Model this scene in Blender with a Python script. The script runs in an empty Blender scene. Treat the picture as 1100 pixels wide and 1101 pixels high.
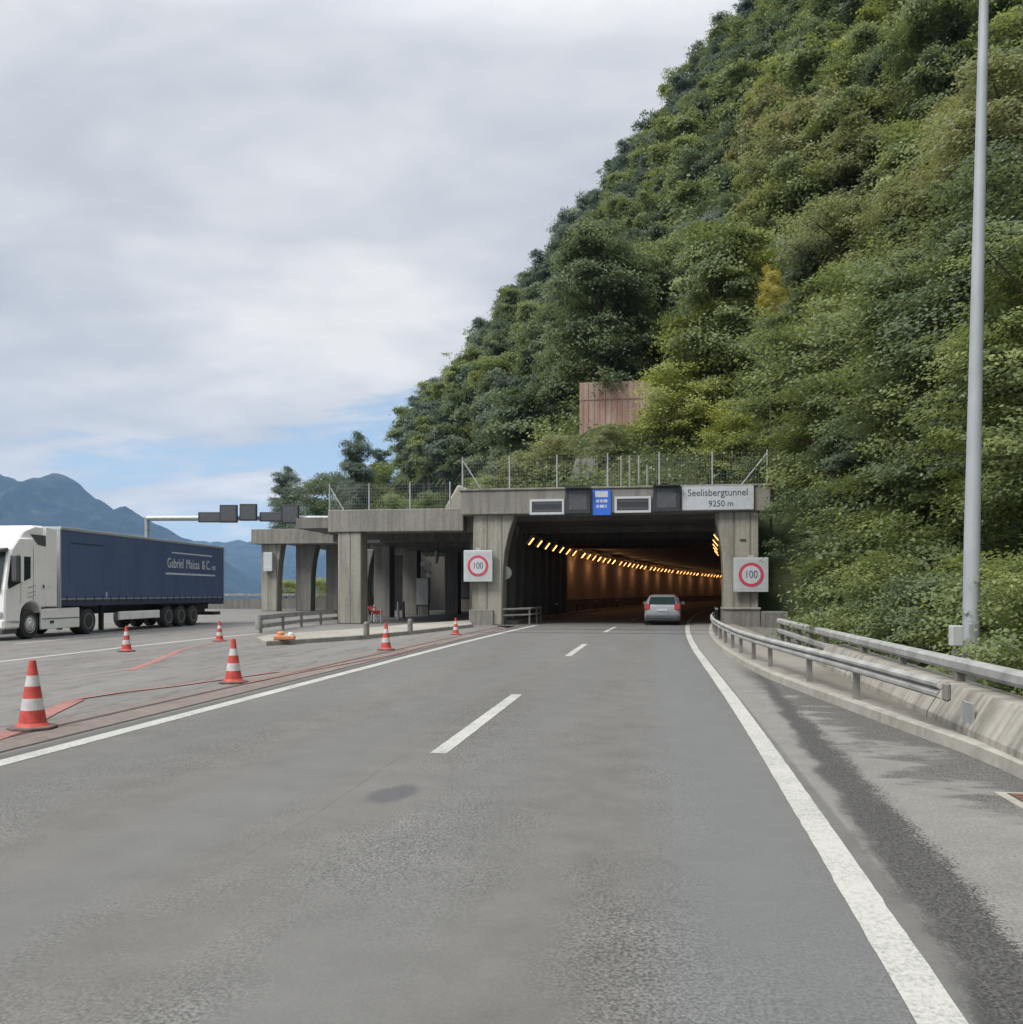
import bpy, bmesh, math, random
import numpy as np
from mathutils import Vector, Matrix, Euler, noise as mnoise

SC = bpy.context.scene
COL = SC.collection
rad = math.radians

# ------------------------------------------------------------------ camera
F = 960.0            # focal length in photo pixels (1100 wide)
CX, HY = 550.0, 637.0
EYE = 1.6
YAW = rad(9.0)       # the road runs along +Y, the camera looks a little left of it
cam = bpy.data.cameras.new("camera")
cam.sensor_fit = 'HORIZONTAL'
cam.sensor_width = 36.0
cam.lens = 36.0 * F / 1100.0
cam.shift_y = (HY - 550.5) / 1100.0
cam.clip_start = 0.05
cam.clip_end = 40000
camo = bpy.data.objects.new("camera", cam)
COL.objects.link(camo)
camo.location = (0, 0, EYE)
camo.rotation_euler = (rad(90), 0, YAW)
SC.camera = camo

# ------------------------------------------------------------------ world, sun, exposure
SUN_EL, SUN_AZ = rad(50), rad(222)      # azimuth clockwise from +Y: behind the camera, a little to the left
world = bpy.data.worlds.new("World")
SC.world = world
world.use_nodes = True

def build_world():
    nt = world.node_tree
    nt.nodes.clear()
    N, L = nt.nodes, nt.links
    out = N.new("ShaderNodeOutputWorld")
    bg = N.new("ShaderNodeBackground")
    bg.inputs[1].default_value = 0.085
    L.new(bg.outputs[0], out.inputs[0])
    sky = N.new("ShaderNodeTexSky")
    sky.sky_type = 'NISHITA'
    sky.sun_disc = False
    sky.sun_elevation = SUN_EL
    sky.sun_rotation = SUN_AZ
    sky.air_density = 1.0
    sky.dust_density = 0.6
    sky.ozone_density = 1.5
    tc = N.new("ShaderNodeTexCoord")
    sep = N.new("ShaderNodeSeparateXYZ")
    L.new(tc.outputs["Generated"], sep.inputs[0])
    def m(op, a, b=None, c=None, clamp=False):
        n = N.new("ShaderNodeMath"); n.operation = op; n.use_clamp = clamp
        for i, v in enumerate((a, b, c)):
            if v is None: continue
            if isinstance(v, (int, float)): n.inputs[i].default_value = v
            else: L.new(v, n.inputs[i])
        return n.outputs[0]
    z = sep.outputs[2]
    zz = m('MAXIMUM', z, 0.0)
    den = m('ADD', zz, 0.16)
    u = m('DIVIDE', sep.outputs[0], den)
    v = m('DIVIDE', sep.outputs[1], den)
    comb = N.new("ShaderNodeCombineXYZ")
    L.new(u, comb.inputs[0]); L.new(v, comb.inputs[1])
    def noise(scale, detail, rough, off, dist=0.0, sx=1.0, sy=1.0, rot=0.0):
        mp = N.new("ShaderNodeMapping")
        mp.inputs["Location"].default_value = off
        mp.inputs["Rotation"].default_value = (0, 0, rot)
        mp.inputs["Scale"].default_value = (sx, sy, 1)
        L.new(comb.outputs[0], mp.inputs[0])
        n = N.new("ShaderNodeTexNoise")
        n.inputs["Scale"].default_value = scale
        n.inputs["Detail"].default_value = detail
        n.inputs["Roughness"].default_value = rough
        n.inputs["Distortion"].default_value = dist
        L.new(mp.outputs[0], n.inputs["Vector"])
        return n.outputs[0]
    def ramp(val, stops):
        r = N.new("ShaderNodeValToRGB")
        el = r.color_ramp.elements
        while len(el) < len(stops): el.new(0.5)
        for e, (p, c) in zip(el, stops):
            e.position = p; e.color = (*c, 1) if len(c) == 3 else c
        L.new(val, r.inputs[0])
        return r.outputs[0]
    n1 = noise(0.85, 7, 0.52, (3.1, 1.7, 0), 0.25, 1.0, 0.75, 0.5)       # big cloud fields
    n2 = noise(1.6, 8, 0.55, (8.3, 2.2, 0.4), 0.35, 0.8, 1.3, 0.3)       # wisps
    # cover: closed higher up, torn open low over the lake
    el_ = m('SMOOTH_MIN', m('MULTIPLY', zz, 2.2), 0.62, 0.2)
    n3 = noise(3.4, 8, 0.6, (1.3, 5.2, 0.8), 0.5, 0.7, 1.5, 0.25)
    cover = m('ADD', m('ADD', m('MULTIPLY', n1, 0.9), m('ADD', m('MULTIPLY', n2, 0.95), m('MULTIPLY', n3, 0.75))), el_)
    # the torn gap, low over the lake
    def gap(d, wa, wz, amt):
        d = Vector(d).normalized()
        r = Vector((d.y, -d.x, 0)).normalized()
        dt = N.new("ShaderNodeVectorMath"); dt.operation = 'DOT_PRODUCT'
        L.new(tc.outputs["Generated"], dt.inputs[0]); dt.inputs[1].default_value = r
        q = m('ADD', m('POWER', m('DIVIDE', dt.outputs["Value"], wa), 2.0), m('POWER', m('DIVIDE', m('SUBTRACT', z, d.z), wz), 2.0))
        return m('MULTIPLY', m('SUBTRACT', 1.0, q, clamp=True), amt)
    c9, s9 = math.cos(YAW), math.sin(YAW)
    gd = lambda px, py: ((px - CX) / F * c9 - s9, (px - CX) / F * s9 + c9, (HY - py) / F)
    for px, py, wa, wz, amt in ((440, 480, .18, .09, .54), (520, 380, .11, .07, .34), (165, 492, .17, .04, .34), (290, 560, .16, .03, .30)):
        cover = m('SUBTRACT', cover, gap(gd(px, py), wa, wz, amt))
    cover = m('SUBTRACT', cover, 0.475)
    mask = ramp(cover, [(0.74, (0, 0, 0)), (0.93, (1, 1, 1))])
    # cloud tone
    tone = m('ADD', m('MULTIPLY', n1, 0.6), m('ADD', m('MULTIPLY', n2, 0.28), m('MULTIPLY', n3, 0.12)))
    cloud = ramp(tone, [(0.405, (4.35, 4.68, 5.28)), (0.47, (5.1, 5.38, 5.9)), (0.515, (5.95, 6.15, 6.55)), (0.57, (7.2, 7.3, 7.45))])
    # paler towards the horizon
    skyc = N.new("ShaderNodeMix"); skyc.data_type = 'RGBA'
    skyc.inputs[0].default_value = 0.45
    L.new(sky.outputs[0], skyc.inputs[6]); skyc.inputs[7].default_value = (4.3, 5.9, 8.3, 1)
    mix = N.new("ShaderNodeMix"); mix.data_type = 'RGBA'
    L.new(mask, mix.inputs[0]); L.new(skyc.outputs[2], mix.inputs[6]); L.new(cloud, mix.inputs[7])
    # an overcast sky is brighter overhead than near the horizon
    br = ramp(z, [(0.0, (0.37, 0.350, 0.322)), (0.22, (0.325, 0.314, 0.298)), (0.52, (0.300, 0.297, 0.292)), (0.92, (1.0, 0.99, 0.97))])
    ml = N.new("ShaderNodeVectorMath"); ml.operation = 'MULTIPLY'
    L.new(mix.outputs[2], ml.inputs[0]); L.new(br, ml.inputs[1])
    sc = N.new("ShaderNodeVectorMath"); sc.operation = 'SCALE'; sc.inputs["Scale"].default_value = 2.5
    L.new(ml.outputs[0], sc.inputs[0])
    L.new(sc.outputs[0], bg.inputs[0])
build_world()

sun = bpy.data.lights.new("sun", 'SUN')
sun.energy = 1.6
sun.angle = rad(20)
sun.color = (1.0, 0.95, 0.88)
suno = bpy.data.objects.new("sun", sun)
COL.objects.link(suno)
sd = Vector((math.sin(SUN_AZ) * math.cos(SUN_EL), math.cos(SUN_AZ) * math.cos(SUN_EL), math.sin(SUN_EL)))
suno.rotation_euler = sd.to_track_quat('Z', 'Y').to_euler()

SC.view_settings.view_transform = 'Standard'
SC.view_settings.look = 'None'
SC.view_settings.exposure = 0.85
SC.view_settings.gamma = 1.0
SC.cycles.max_bounces = 7
SC.cycles.diffuse_bounces = 4
SC.cycles.transmission_bounces = 4
SC.cycles.volume_bounces = 1

# ------------------------------------------------------------------ frames of reference
cY, sY = math.cos(YAW), math.sin(YAW)
def W(xc, yc, z=0.0):
    """metres right of and ahead of the camera -> world"""
    return Vector((xc * cY - yc * sY, xc * sY + yc * cY, z))
def G(px, py, z=0.0):
    """the point of the plane at height z where the photo shows (px, py)"""
    yc = F * (EYE - z) / (py - HY)
    return W((px - CX) / F * yc, yc, z)
def AT(px, yc, z=0.0):
    return W((px - CX) / F * yc, yc, z)
def ZA(py, yc):
    return EYE - (py - HY) / F * yc
def off(s):
    """the road's bend to the right, metres off the straight"""
    return 0.0 if s < 22 else (s - 22) ** 2 / 1000.0
def PX(p):
    xc = p[0] * cY + p[1] * sY
    yc = -p[0] * sY + p[1] * cY
    if yc < 0.5: return None
    return CX + F * xc / yc, HY - F * (p[2] - EYE) / yc, yc

K = 0.76      # every mineral surface's brightness
# ------------------------------------------------------------------ node helpers
class NT:
    def __init__(s, name):
        s.m = bpy.data.materials.new(name); s.m.use_nodes = True
        s.t = s.m.node_tree; s.N = s.t.nodes; s.L = s.t.links
        s.b = s.N["Principled BSDF"]; s.out = s.N["Material Output"]
        s.geo = None
    def put(s, sock, v):
        if isinstance(v, (int, float)): sock.default_value = v
        elif isinstance(v, (tuple, list)): sock.default_value = (*v, 1) if (len(v) == 3 and sock.type == 'RGBA') else v
        else: s.L.new(v, sock)
    def math(s, op, a, b=None, c=None, clamp=False):
        n = s.N.new("ShaderNodeMath"); n.operation = op; n.use_clamp = clamp
        for i, v in enumerate((a, b, c)):
            if v is not None: s.put(n.inputs[i], v)
        return n.outputs[0]
    def pos(s):
        if not s.geo: s.geo = s.N.new("ShaderNodeNewGeometry")
        return s.geo.outputs["Position"]
    def obj(s):
        return s.N.new("ShaderNodeTexCoord").outputs["Object"]
    def xyz(s, v):
        n = s.N.new("ShaderNodeSeparateXYZ"); s.L.new(v, n.inputs[0]); return n.outputs
    def mapped(s, v, scale, loc=(0, 0, 0), rot=(0, 0, 0)):
        n = s.N.new("ShaderNodeMapping")
        n.inputs["Scale"].default_value = scale; n.inputs["Location"].default_value = loc; n.inputs["Rotation"].default_value = rot
        s.L.new(v, n.inputs[0]); return n.outputs[0]
    def noise(s, v, scale, detail=4, rough=0.55, dist=0.0):
        n = s.N.new("ShaderNodeTexNoise")
        n.inputs["Scale"].default_value = scale; n.inputs["Detail"].default_value = detail
        n.inputs["Roughness"].default_value = rough; n.inputs["Distortion"].default_value = dist
        s.L.new(v, n.inputs["Vector"]); return n.outputs[0]
    def vor(s, v, scale, feature='F1'):
        n = s.N.new("ShaderNodeTexVoronoi"); n.feature = feature; n.inputs["Scale"].default_value = scale
        s.L.new(v, n.inputs["Vector"]); return n.outputs
    def ramp(s, val, stops, interp='LINEAR'):
        r = s.N.new("ShaderNodeValToRGB"); r.color_ramp.interpolation = interp
        el = r.color_ramp.elements
        while len(el) < len(stops): el.new(0.5)
        for e, (p, c) in zip(el, stops):
            if isinstance(c, (int, float)): c = (c, c, c)
            e.position = p; e.color = (*c, 1)
        s.L.new(val, r.inputs[0]); return r.outputs[0]
    def mix(s, f, a, b, mode='MIX'):
        n = s.N.new("ShaderNodeMix"); n.data_type = 'RGBA'; n.blend_type = mode
        s.put(n.inputs[0], f); s.put(n.inputs[6], a); s.put(n.inputs[7], b); return n.outputs[2]
    def bump(s, h, strength=0.3, dist=0.02):
        n = s.N.new("ShaderNodeBump"); n.inputs["Strength"].default_value = strength; n.inputs["Distance"].default_value = dist
        s.L.new(h, n.inputs["Height"]); s.L.new(n.outputs[0], s.b.inputs["Normal"])
    def fin(s, col=None, rough=None, metal=None, spec=None):
        if col is not None: s.put(s.b.inputs["Base Color"], col)
        if rough is not None: s.put(s.b.inputs["Roughness"], rough)
        if metal is not None: s.put(s.b.inputs["Metallic"], metal)
        if spec is not None: s.put(s.b.inputs["Specular IOR Level"], spec)
        return s.m

def plain(name, c, rough=0.5, metal=0.0, var=0.12, scale=3.0, spec=0.5, bump=0.0):
    t = NT(name); v = t.obj()
    n = t.noise(v, scale, 6, 0.6)
    lo = tuple(max(0, x * (1 - var)) for x in c); hi = tuple(min(1, x * (1 + var)) for x in c)
    col = t.ramp(n, [(0.3, lo), (0.7, hi)])
    r = t.math('ADD', t.math('MULTIPLY', t.noise(v, scale * 4, 3), 0.2), rough - 0.1, clamp=True)
    if bump: t.bump(t.noise(v, scale * 12, 4), bump, 0.01)
    return t.fin(col, r, metal, spec)

def concrete(name, c=(0.36, 0.34, 0.295), streak=0.5, rust=0.0, boards=False, smap=(2.6, 2.6, 0.16)):
    c = tuple(x * K for x in c)
    t = NT(name); p = t.pos()
    big = t.noise(p, 0.35, 6, 0.6)
    fine = t.noise(p, 9, 6, 0.65)
    st = t.noise(t.mapped(p, smap), 1.25, 7, 0.68, 0.3)
    base = t.ramp(big, [(0.3, tuple(x * 0.78 for x in c)), (0.7, tuple(min(1, x * 1.15) for x in c))])
    base = t.mix(t.math('MULTIPLY', t.ramp(st, [(0.44, 0), (0.62, 1)]), streak), base, (c[0] * 0.38, c[1] * 0.38, c[2] * 0.38))
    base = t.mix(0.35, base, t.ramp(fine, [(0.3, (0.25,) * 3), (0.7, (0.75,) * 3)]), 'SOFT_LIGHT')
    if rust:
        rs = t.noise(t.mapped(p, (0.9, 0.9, 0.10)), 1.6, 6, 0.65)
        base = t.mix(t.math('MULTIPLY', t.ramp(rs, [(0.30, 0.1), (0.66, 1)]), rust), base, (0.30, 0.105, 0.07))
    h = fine
    if boards:
        x = t.xyz(p)
        sx = t.math('ADD', x[0], x[1])
        g = t.math('ABSOLUTE', t.math('SUBTRACT', t.math('FRACT', t.math('MULTIPLY', sx, boards)), 0.5))
        gg = t.ramp(g, [(0.03, 0), (0.07, 1)])
        base = t.mix(t.math('SUBTRACT', 1.0, gg), base, tuple(x_ * 0.5 for x_ in c))
        h = t.math('ADD', t.math('MULTIPLY', fine, 0.3), gg)
    t.bump(h, 0.25, 0.02)
    return t.fin(base, 0.9, 0, 0.2)

def asphalt(name, main=True):
    t = NT(name); p = t.pos(); x = t.xyz(p)
    X, Y = x[0], x[1]
    big = t.noise(t.mapped(p, (1.0, 0.22, 1)), 0.5, 5, 0.6)
    mid = t.noise(p, 2.2, 5, 0.65)
    sp = t.vor(p, 75)
    chips = t.noise(p, 55, 3, 0.75)
    grit = t.noise(p, 190, 2, 0.7)
    if main:
        c = t.ramp(big, [(0.28, (0.119, 0.115, 0.106)), (0.72, (0.155, 0.151, 0.140))])
    else:
        c = t.ramp(big, [(0.28, (0.161, 0.154, 0.142)), (0.72, (0.209, 0.201, 0.186))])
    c = t.mix(0.35, c, t.ramp(mid, [(0.3, 0.32), (0.7, 0.68)]), 'SOFT_LIGHT')
    # open-textured patches where the binder has worn off
    worn = t.ramp(t.noise(t.mapped(p, (1.0, 0.35, 1), (7, 3, 0)), 0.65, 5, 0.6), [(0.46, 0.08), (0.64, 1.0)])
    speck = t.ramp(chips, [(0.38, 0.0), (0.50, 0.47), (0.64, 1.0)])
    c = t.mix(t.math('MULTIPLY', worn, 0.72 if main else 0.45), c, speck, 'OVERLAY')
    c = t.mix(0.30, c, t.ramp(grit, [(0.25, 0.15), (0.75, 0.85)]), 'OVERLAY')
    dark = t.ramp(t.noise(p, 0.9, 6, 0.7, 0.4), [(0.66, 0), (0.76, 1)])
    c = t.mix(t.math('MULTIPLY', dark, 0.3), c, (0.061, 0.061, 0.061))
    wob = t.math('MULTIPLY', t.math('SUBTRACT', t.noise(t.mapped(p, (1, 0.35, 1)), 1.1, 5, 0.6), 0.5), 0.5)
    wobf = t.math('MULTIPLY', t.math('SUBTRACT', t.noise(t.mapped(p, (1, 0.45, 1)), 3.4, 6, 0.68), 0.5), 0.42)
    def band(x0, w, soft, amt, col, c, wb=wob, f=1.0):
        d = t.math('ABSOLUTE', t.math('SUBTRACT', t.math('ADD', X, t.math('MULTIPLY', wb, f)), x0))
        k = t.math('MULTIPLY', t.math('SUBTRACT', 1.0, t.math('DIVIDE', t.math('SUBTRACT', d, w), soft), clamp=True), amt, clamp=True)
        return t.mix(k, c, col)
    if main:
        for xt in (-5.0, -3.1, -1.35, 0.45):      # tyre tracks polished a little paler
            c = band(xt, 0.18, 0.5, 0.28, (0.140, 0.140, 0.137), c)
        c = band(0.55, 0.28, 0.35, 0.40, (0.137, 0.147, 0.154), c, wob, 0.8)
        c = band(-6.18, 0.10, 0.06, 0.45, (0.068, 0.065, 0.061), c, wob, 0.12)
        # shoulder beyond the edge line
        sh = t.math('MULTIPLY', t.math('SUBTRACT', t.math('SUBTRACT', X, t.math('MULTIPLY', t.math('POWER', t.math('MAXIMUM', t.math('SUBTRACT', Y, 22.0), 0.0), 2.0), 0.001)), 1.28), 30.0, clamp=True)
        shc = t.ramp(mid, [(0.3, (0.184, 0.175, 0.158)), (0.7, (0.232, 0.222, 0.202))])
        shc = t.mix(0.5, shc, t.ramp(chips, [(0.3, 0.2), (0.7, 0.8)]), 'OVERLAY')
        c = t.mix(t.math('MULTIPLY', sh, 0.85), c, shc)
        # wet run-off stains: a band along the shoulder joint, a streaky patch under the kerb
        ax = t.math('ADD', X, t.math('ADD', t.math('MULTIPLY', t.math('SUBTRACT', chips, 0.5), 0.40), t.math('ADD', t.math('MULTIPLY', wob, 0.35), t.math('MULTIPLY', wobf, 0.85))))
        wv = t.math('MAXIMUM', t.math('SUBTRACT', 0.25, t.math('MULTIPLY', t.math('SUBTRACT', Y, 4.5), 0.0105)), -0.1)
        d1 = t.math('ABSOLUTE', t.math('SUBTRACT', ax, t.math('ADD', 1.47, t.math('MULTIPLY', t.math('SUBTRACT', Y, 4.5), 0.045))))
        k1 = t.math('MULTIPLY', t.math('SUBTRACT', wv, d1), 13.0, clamp=True)
        c = t.mix(t.math('MULTIPLY', k1, 0.85), c, (0.048, 0.047, 0.046))
        sk = t.noise(t.mapped(p, (0.75, 1.5, 1), (1.3, 0.2, 0)), 1.0, 7, 0.68)
        reach = t.math('ADD', t.math('MULTIPLY', t.math('SUBTRACT', sk, 0.5), 4.4), t.math('ADD', 1.0, t.math('MULTIPLY', t.math('SUBTRACT', chips, 0.5), 1.1)))
        lim = t.math('SUBTRACT', t.math('SUBTRACT', t.math('ADD', 3.15, t.math('MULTIPLY', t.math('SUBTRACT', Y, 9.0), -0.105)), X), reach)
        k2 = t.math('MULTIPLY', t.math('MULTIPLY', lim, -3.5, clamp=True), t.math('MULTIPLY', t.math('SUBTRACT', Y, 6.2), 0.8, clamp=True))
        k2 = t.math('MULTIPLY', k2, t.math('MULTIPLY', t.math('SUBTRACT', X, 1.62), 4, clamp=True))
        k2 = t.math('MULTIPLY', k2, t.math('MULTIPLY', t.math('SUBTRACT', 21.0, Y), 0.35, clamp=True))
        c = t.mix(t.math('MULTIPLY', k2, 0.72), c, (0.072, 0.068, 0.063))
        c = t.mix(t.math('MULTIPLY', t.math('MAXIMUM', k1, k2), 0.55), c, speck, 'OVERLAY')
        # fine sealed cracks and the seam between the two paving passes
        cw = t.noise(t.mapped(p, (1, 0.4, 1), (3, 9, 0)), 1.5, 5, 0.65)
        for x0, am in ((-2.42, 0.45), (-4.15, 0.22), (0.05, 0.2)):
            dd = t.math('ABSOLUTE', t.math('SUBTRACT', t.math('ADD', X, t.math('MULTIPLY', t.math('SUBTRACT', cw, 0.5), 0.16 if x0 == -2.42 else 0.9)), x0))
            kk = t.math('MULTIPLY', t.math('MULTIPLY', t.math('SUBTRACT', 0.012, dd), 120, clamp=True), t.ramp(t.noise(p, 0.35, 3, 0.5), [(0.42, 0), (0.55, 1)]))
            c = t.mix(t.math('MULTIPLY', kk, am), c, (0.06, 0.06, 0.058))
        # an oil blot near the first dash
        bx = t.math('MULTIPLY', t.math('ADD', X, 2.03), 5.0); by = t.math('MULTIPLY', t.math('SUBTRACT', Y, 6.85), 2.6)
        bl = t.math('SUBTRACT', 1.0, t.math('SQRT', t.math('ADD', t.math('MULTIPLY', bx, bx), t.math('MULTIPLY', by, by))))
        bl = t.math('MULTIPLY', t.math('ADD', bl, t.math('MULTIPLY', wobf, 2.6)), 3.0, clamp=True)
        c = t.mix(t.math('MULTIPLY', bl, 0.55), c, (0.061, 0.059, 0.072))
    else:
        for xt in (-8.3, -9.9, -11.4, -13.0, -17.5, -19.5):
            c = band(xt, 0.12, 0.4, 0.25, (0.137, 0.130, 0.123), c)
        rd = t.noise(t.mapped(p, (0.9, 0.12, 1), (2, 0, 0)), 0.9, 4, 0.6)
        c = t.mix(t.math('MULTIPLY', t.ramp(rd, [(0.5, 0), (0.72, 1)]), 0.4), c, (0.184, 0.137, 0.120))
        seam = t.noise(t.mapped(p, (1.2, 0.12, 1), (5, 1, 0)), 0.8, 5, 0.65)
        c = t.mix(t.math('MULTIPLY', t.ramp(t.math('ABSOLUTE', t.math('SUBTRACT', seam, 0.5)), [(0.004, 1), (0.014, 0)]), 0.55), c, (0.068, 0.061, 0.059))
    t.bump(t.math('ADD', chips, t.math('MULTIPLY', grit, 0.4)), 0.35, 0.006)
    return t.fin(c, 0.85, 0, 0.25)

def paint(name, c, wear=0.35):
    t = NT(name); p = t.pos()
    w = t.noise(p, 38, 5, 0.75); w2 = t.noise(p, 1.3, 4, 0.6)
    k = t.math('ADD', t.math('MULTIPLY', w, 0.7), t.math('MULTIPLY', w2, 0.3))
    col = t.mix(t.math('MULTIPLY', t.ramp(k, [(0.46, 0), (0.62, 1)]), wear), c, (c[0] * 0.38, c[1] * 0.4, c[2] * 0.42))
    col = t.mix(0.25, col, t.ramp(t.noise(p, 120, 2, 0.6), [(0.3, 0.25), (0.7, 0.75)]), 'SOFT_LIGHT')
    t.bump(w, 0.2, 0.004)
    return t.fin(col, 0.7, 0, 0.3)

def leafmat(name, stops, trans=0.46):
    t = NT(name)
    a = t.N.new("ShaderNodeAttribute"); a.attribute_name = "tone"
    oi = t.N.new("ShaderNodeObjectInfo")
    v = t.math('ADD', t.math('MULTIPLY', a.outputs["Fac"], 0.78), t.math('MULTIPLY', oi.outputs["Random"], 0.22))
    c = t.ramp(v, stops)
    t.N.remove(t.b)
    d = t.N.new("ShaderNodeBsdfDiffuse"); tr = t.N.new("ShaderNodeBsdfTranslucent"); gl = t.N.new("ShaderNodeBsdfGlossy")
    gl.inputs["Roughness"].default_value = 0.62; gl.inputs["Color"].default_value = (0.8, 0.85, 0.9, 1)
    t.L.new(c, d.inputs[0])
    hs = t.N.new("ShaderNodeHueSaturation"); hs.inputs["Value"].default_value = 1.25; hs.inputs["Hue"].default_value = 0.485
    t.L.new(c, hs.inputs["Color"]); t.L.new(hs.outputs[0], tr.inputs[0])
    m1 = t.N.new("ShaderNodeMixShader"); m1.inputs[0].default_value = trans
    t.L.new(d.outputs[0], m1.inputs[1]); t.L.new(tr.outputs[0], m1.inputs[2])
    m2 = t.N.new("ShaderNodeMixShader"); m2.inputs[0].default_value = 0.045
    t.L.new(m1.outputs[0], m2.inputs[1]); t.L.new(gl.outputs[0], m2.inputs[2])
    t.L.new(m2.outputs[0], t.out.inputs[0])
    return t.m

def emit(name, c, s):
    t = NT(name); t.b.inputs["Base Color"].default_value = (*c, 1)
    t.b.inputs["Emission Color"].default_value = (*c, 1); t.b.inputs["Emission Strength"].default_value = s
    return t.m

M = {}
M['road'] = asphalt('road_asphalt', True)
M['plaza'] = asphalt('plaza_asphalt', False)
M['strip'] = concrete('drain_strip_concrete', (0.27, 0.225, 0.195), 0.25)
M['white'] = paint('white_road_paint', (0.455, 0.445, 0.41), 0.75)
M['red'] = paint('red_road_paint', (0.36, 0.165, 0.135), 1.0)
M['slot'] = plain('drain_slot_dark', (0.055, 0.045, 0.04), 0.9)
M['joint'] = plain('joint_tar', (0.06, 0.06, 0.06), 0.8)
M['conc'] = concrete('portal_concrete', (0.33, 0.315, 0.28), 0.45)
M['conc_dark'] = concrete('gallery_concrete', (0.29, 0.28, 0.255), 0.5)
M['conc_board'] = concrete('pillar_concrete', (0.43, 0.41, 0.35), 0.5, 0, 1.35)
M['parapet'] = concrete('parapet_concrete', (0.43, 0.405, 0.35), 0.7, smap=(0.12, 3.6, 0.12))
M['kerbc'] = concrete('kerb_concrete', (0.45, 0.425, 0.37), 0.3)
M['walk'] = concrete('walkway_concrete', (0.31, 0.285, 0.245), 0.2)
M['rust'] = concrete('rusty_wall_concrete', (0.60, 0.52, 0.45), 0.3, 0.72)
M['ribbed'] = concrete('ribbed_wall_concrete', (0.36, 0.35, 0.32), 0.5, 0, 1.1)
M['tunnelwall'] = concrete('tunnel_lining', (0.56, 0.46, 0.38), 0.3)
M['conc_darker'] = concrete('darker_concrete', (0.17, 0.155, 0.14), 0.3)  # one dark concrete tone for tunnel ceiling, lower wall, pilasters and gallery back
M['galv'] = plain('galvanised_steel', (0.38, 0.395, 0.40), 0.5, 0.45, 0.18, 4)
M['rail'] = plain('weathered_guard_rail', (0.30, 0.302, 0.285), 0.75, 0.05, 0.3, 2.5, 0.3)
M['post'] = plain('rail_post_steel', (0.2, 0.19, 0.17), 0.65, 0.2, 0.25, 5)
M['pole'] = plain('lamp_pole_steel', (0.36, 0.385, 0.40), 0.6, 0.1, 0.14, 1.2)
M['boxgrey'] = plain('cabinet_grey', (0.42, 0.43, 0.42), 0.6)
M['signwhite'] = plain('sign_white', (0.5, 0.52, 0.54), 0.45, 0, 0.08)
M['signgrey'] = plain('sign_frame_grey', (0.50, 0.53, 0.53), 0.5, 0.2, 0.1)
M['signface'] = plain('sign_face_grey', (0.44, 0.46, 0.47), 0.5, 0, 0.1)
M['matrix'] = plain('matrix_dark', (0.035, 0.037, 0.042), 0.5, 0, 0.2, 8)
M['matrixgrey'] = plain('matrix_panel_grey', (0.075, 0.08, 0.09), 0.55, 0, 0.2, 5)
M['blue'] = plain('sign_blue', (0.03, 0.14, 0.62), 0.4, 0, 0.08)
M['signred'] = plain('sign_red', (0.50, 0.06, 0.10), 0.45, 0, 0.2, 14)
M['ink'] = plain('lettering_dark', (0.06, 0.07, 0.09), 0.5)
M['conered'] = plain('cone_red', (0.47, 0.062, 0.047), 0.6, 0, 0.32, 9)
M['conewhite'] = plain('cone_white', (0.50, 0.485, 0.475), 0.5, 0, 0.22, 9)
M['rubber'] = plain('black_rubber', (0.035, 0.034, 0.033), 0.8, 0, 0.25, 8)
M['conebase'] = plain('cone_base_grey', (0.12, 0.10, 0.09), 0.85, 0, 0.2, 8)
M['cabwhite'] = plain('truck_white_paint', (0.86, 0.85, 0.82), 0.3, 0, 0.05, 1.2)
M['cabgrey'] = plain('truck_grey_trim', (0.075, 0.077, 0.082), 0.5)
def tarpmat():
    t = NT('navy_tarpaulin'); v = t.obj()
    w = t.noise(t.mapped(v, (1.6, 1, 0.22)), 1.5, 4, 0.55)
    dirt = t.noise(t.mapped(v, (0.8, 1, 0.35)), 1.1, 6, 0.65)
    c = t.ramp(dirt, [(0.3, (0.058, 0.098, 0.200)), (0.7, (0.082, 0.122, 0.222))])
    t.bump(w, 0.55, 0.12)
    return t.fin(c, 0.45, 0, 0.5)
M['tarp'] = tarpmat()
M['tarpdark'] = plain('navy_dark_skirt', (0.035, 0.05, 0.09), 0.5)
M['alu'] = plain('aluminium_trim', (0.5, 0.52, 0.53), 0.4, 0.5, 0.1)
M['letters'] = plain('tarp_lettering', (0.58, 0.61, 0.64), 0.6)
M['chassis'] = plain('chassis_dark', (0.03, 0.03, 0.035), 0.7)
M['rim'] = plain('wheel_rim', (0.62, 0.62, 0.61), 0.4, 0.3, 0.2)
M['glass'] = plain('window_glass', (0.025, 0.04, 0.042), 0.12, 0, 0.1, 1, 0.8)
M['silver'] = plain('car_silver_paint', (0.33, 0.34, 0.355), 0.3, 0.35, 0.05)
M['tail'] = plain('tail_light_red', (0.38, 0.05, 0.05), 0.3)
M['lampoff'] = plain('headlight_clear', (0.6, 0.63, 0.66), 0.15)
M['orange'] = plain('orange_plastic', (0.55, 0.22, 0.10), 0.6)
M['sodium'] = emit('sodium_lamp', (1.0, 0.43, 0.11), 2.5)
M['bark'] = plain('bark', (0.09, 0.075, 0.055), 0.95, 0, 0.3, 3, 0.2, 0.5)

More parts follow.
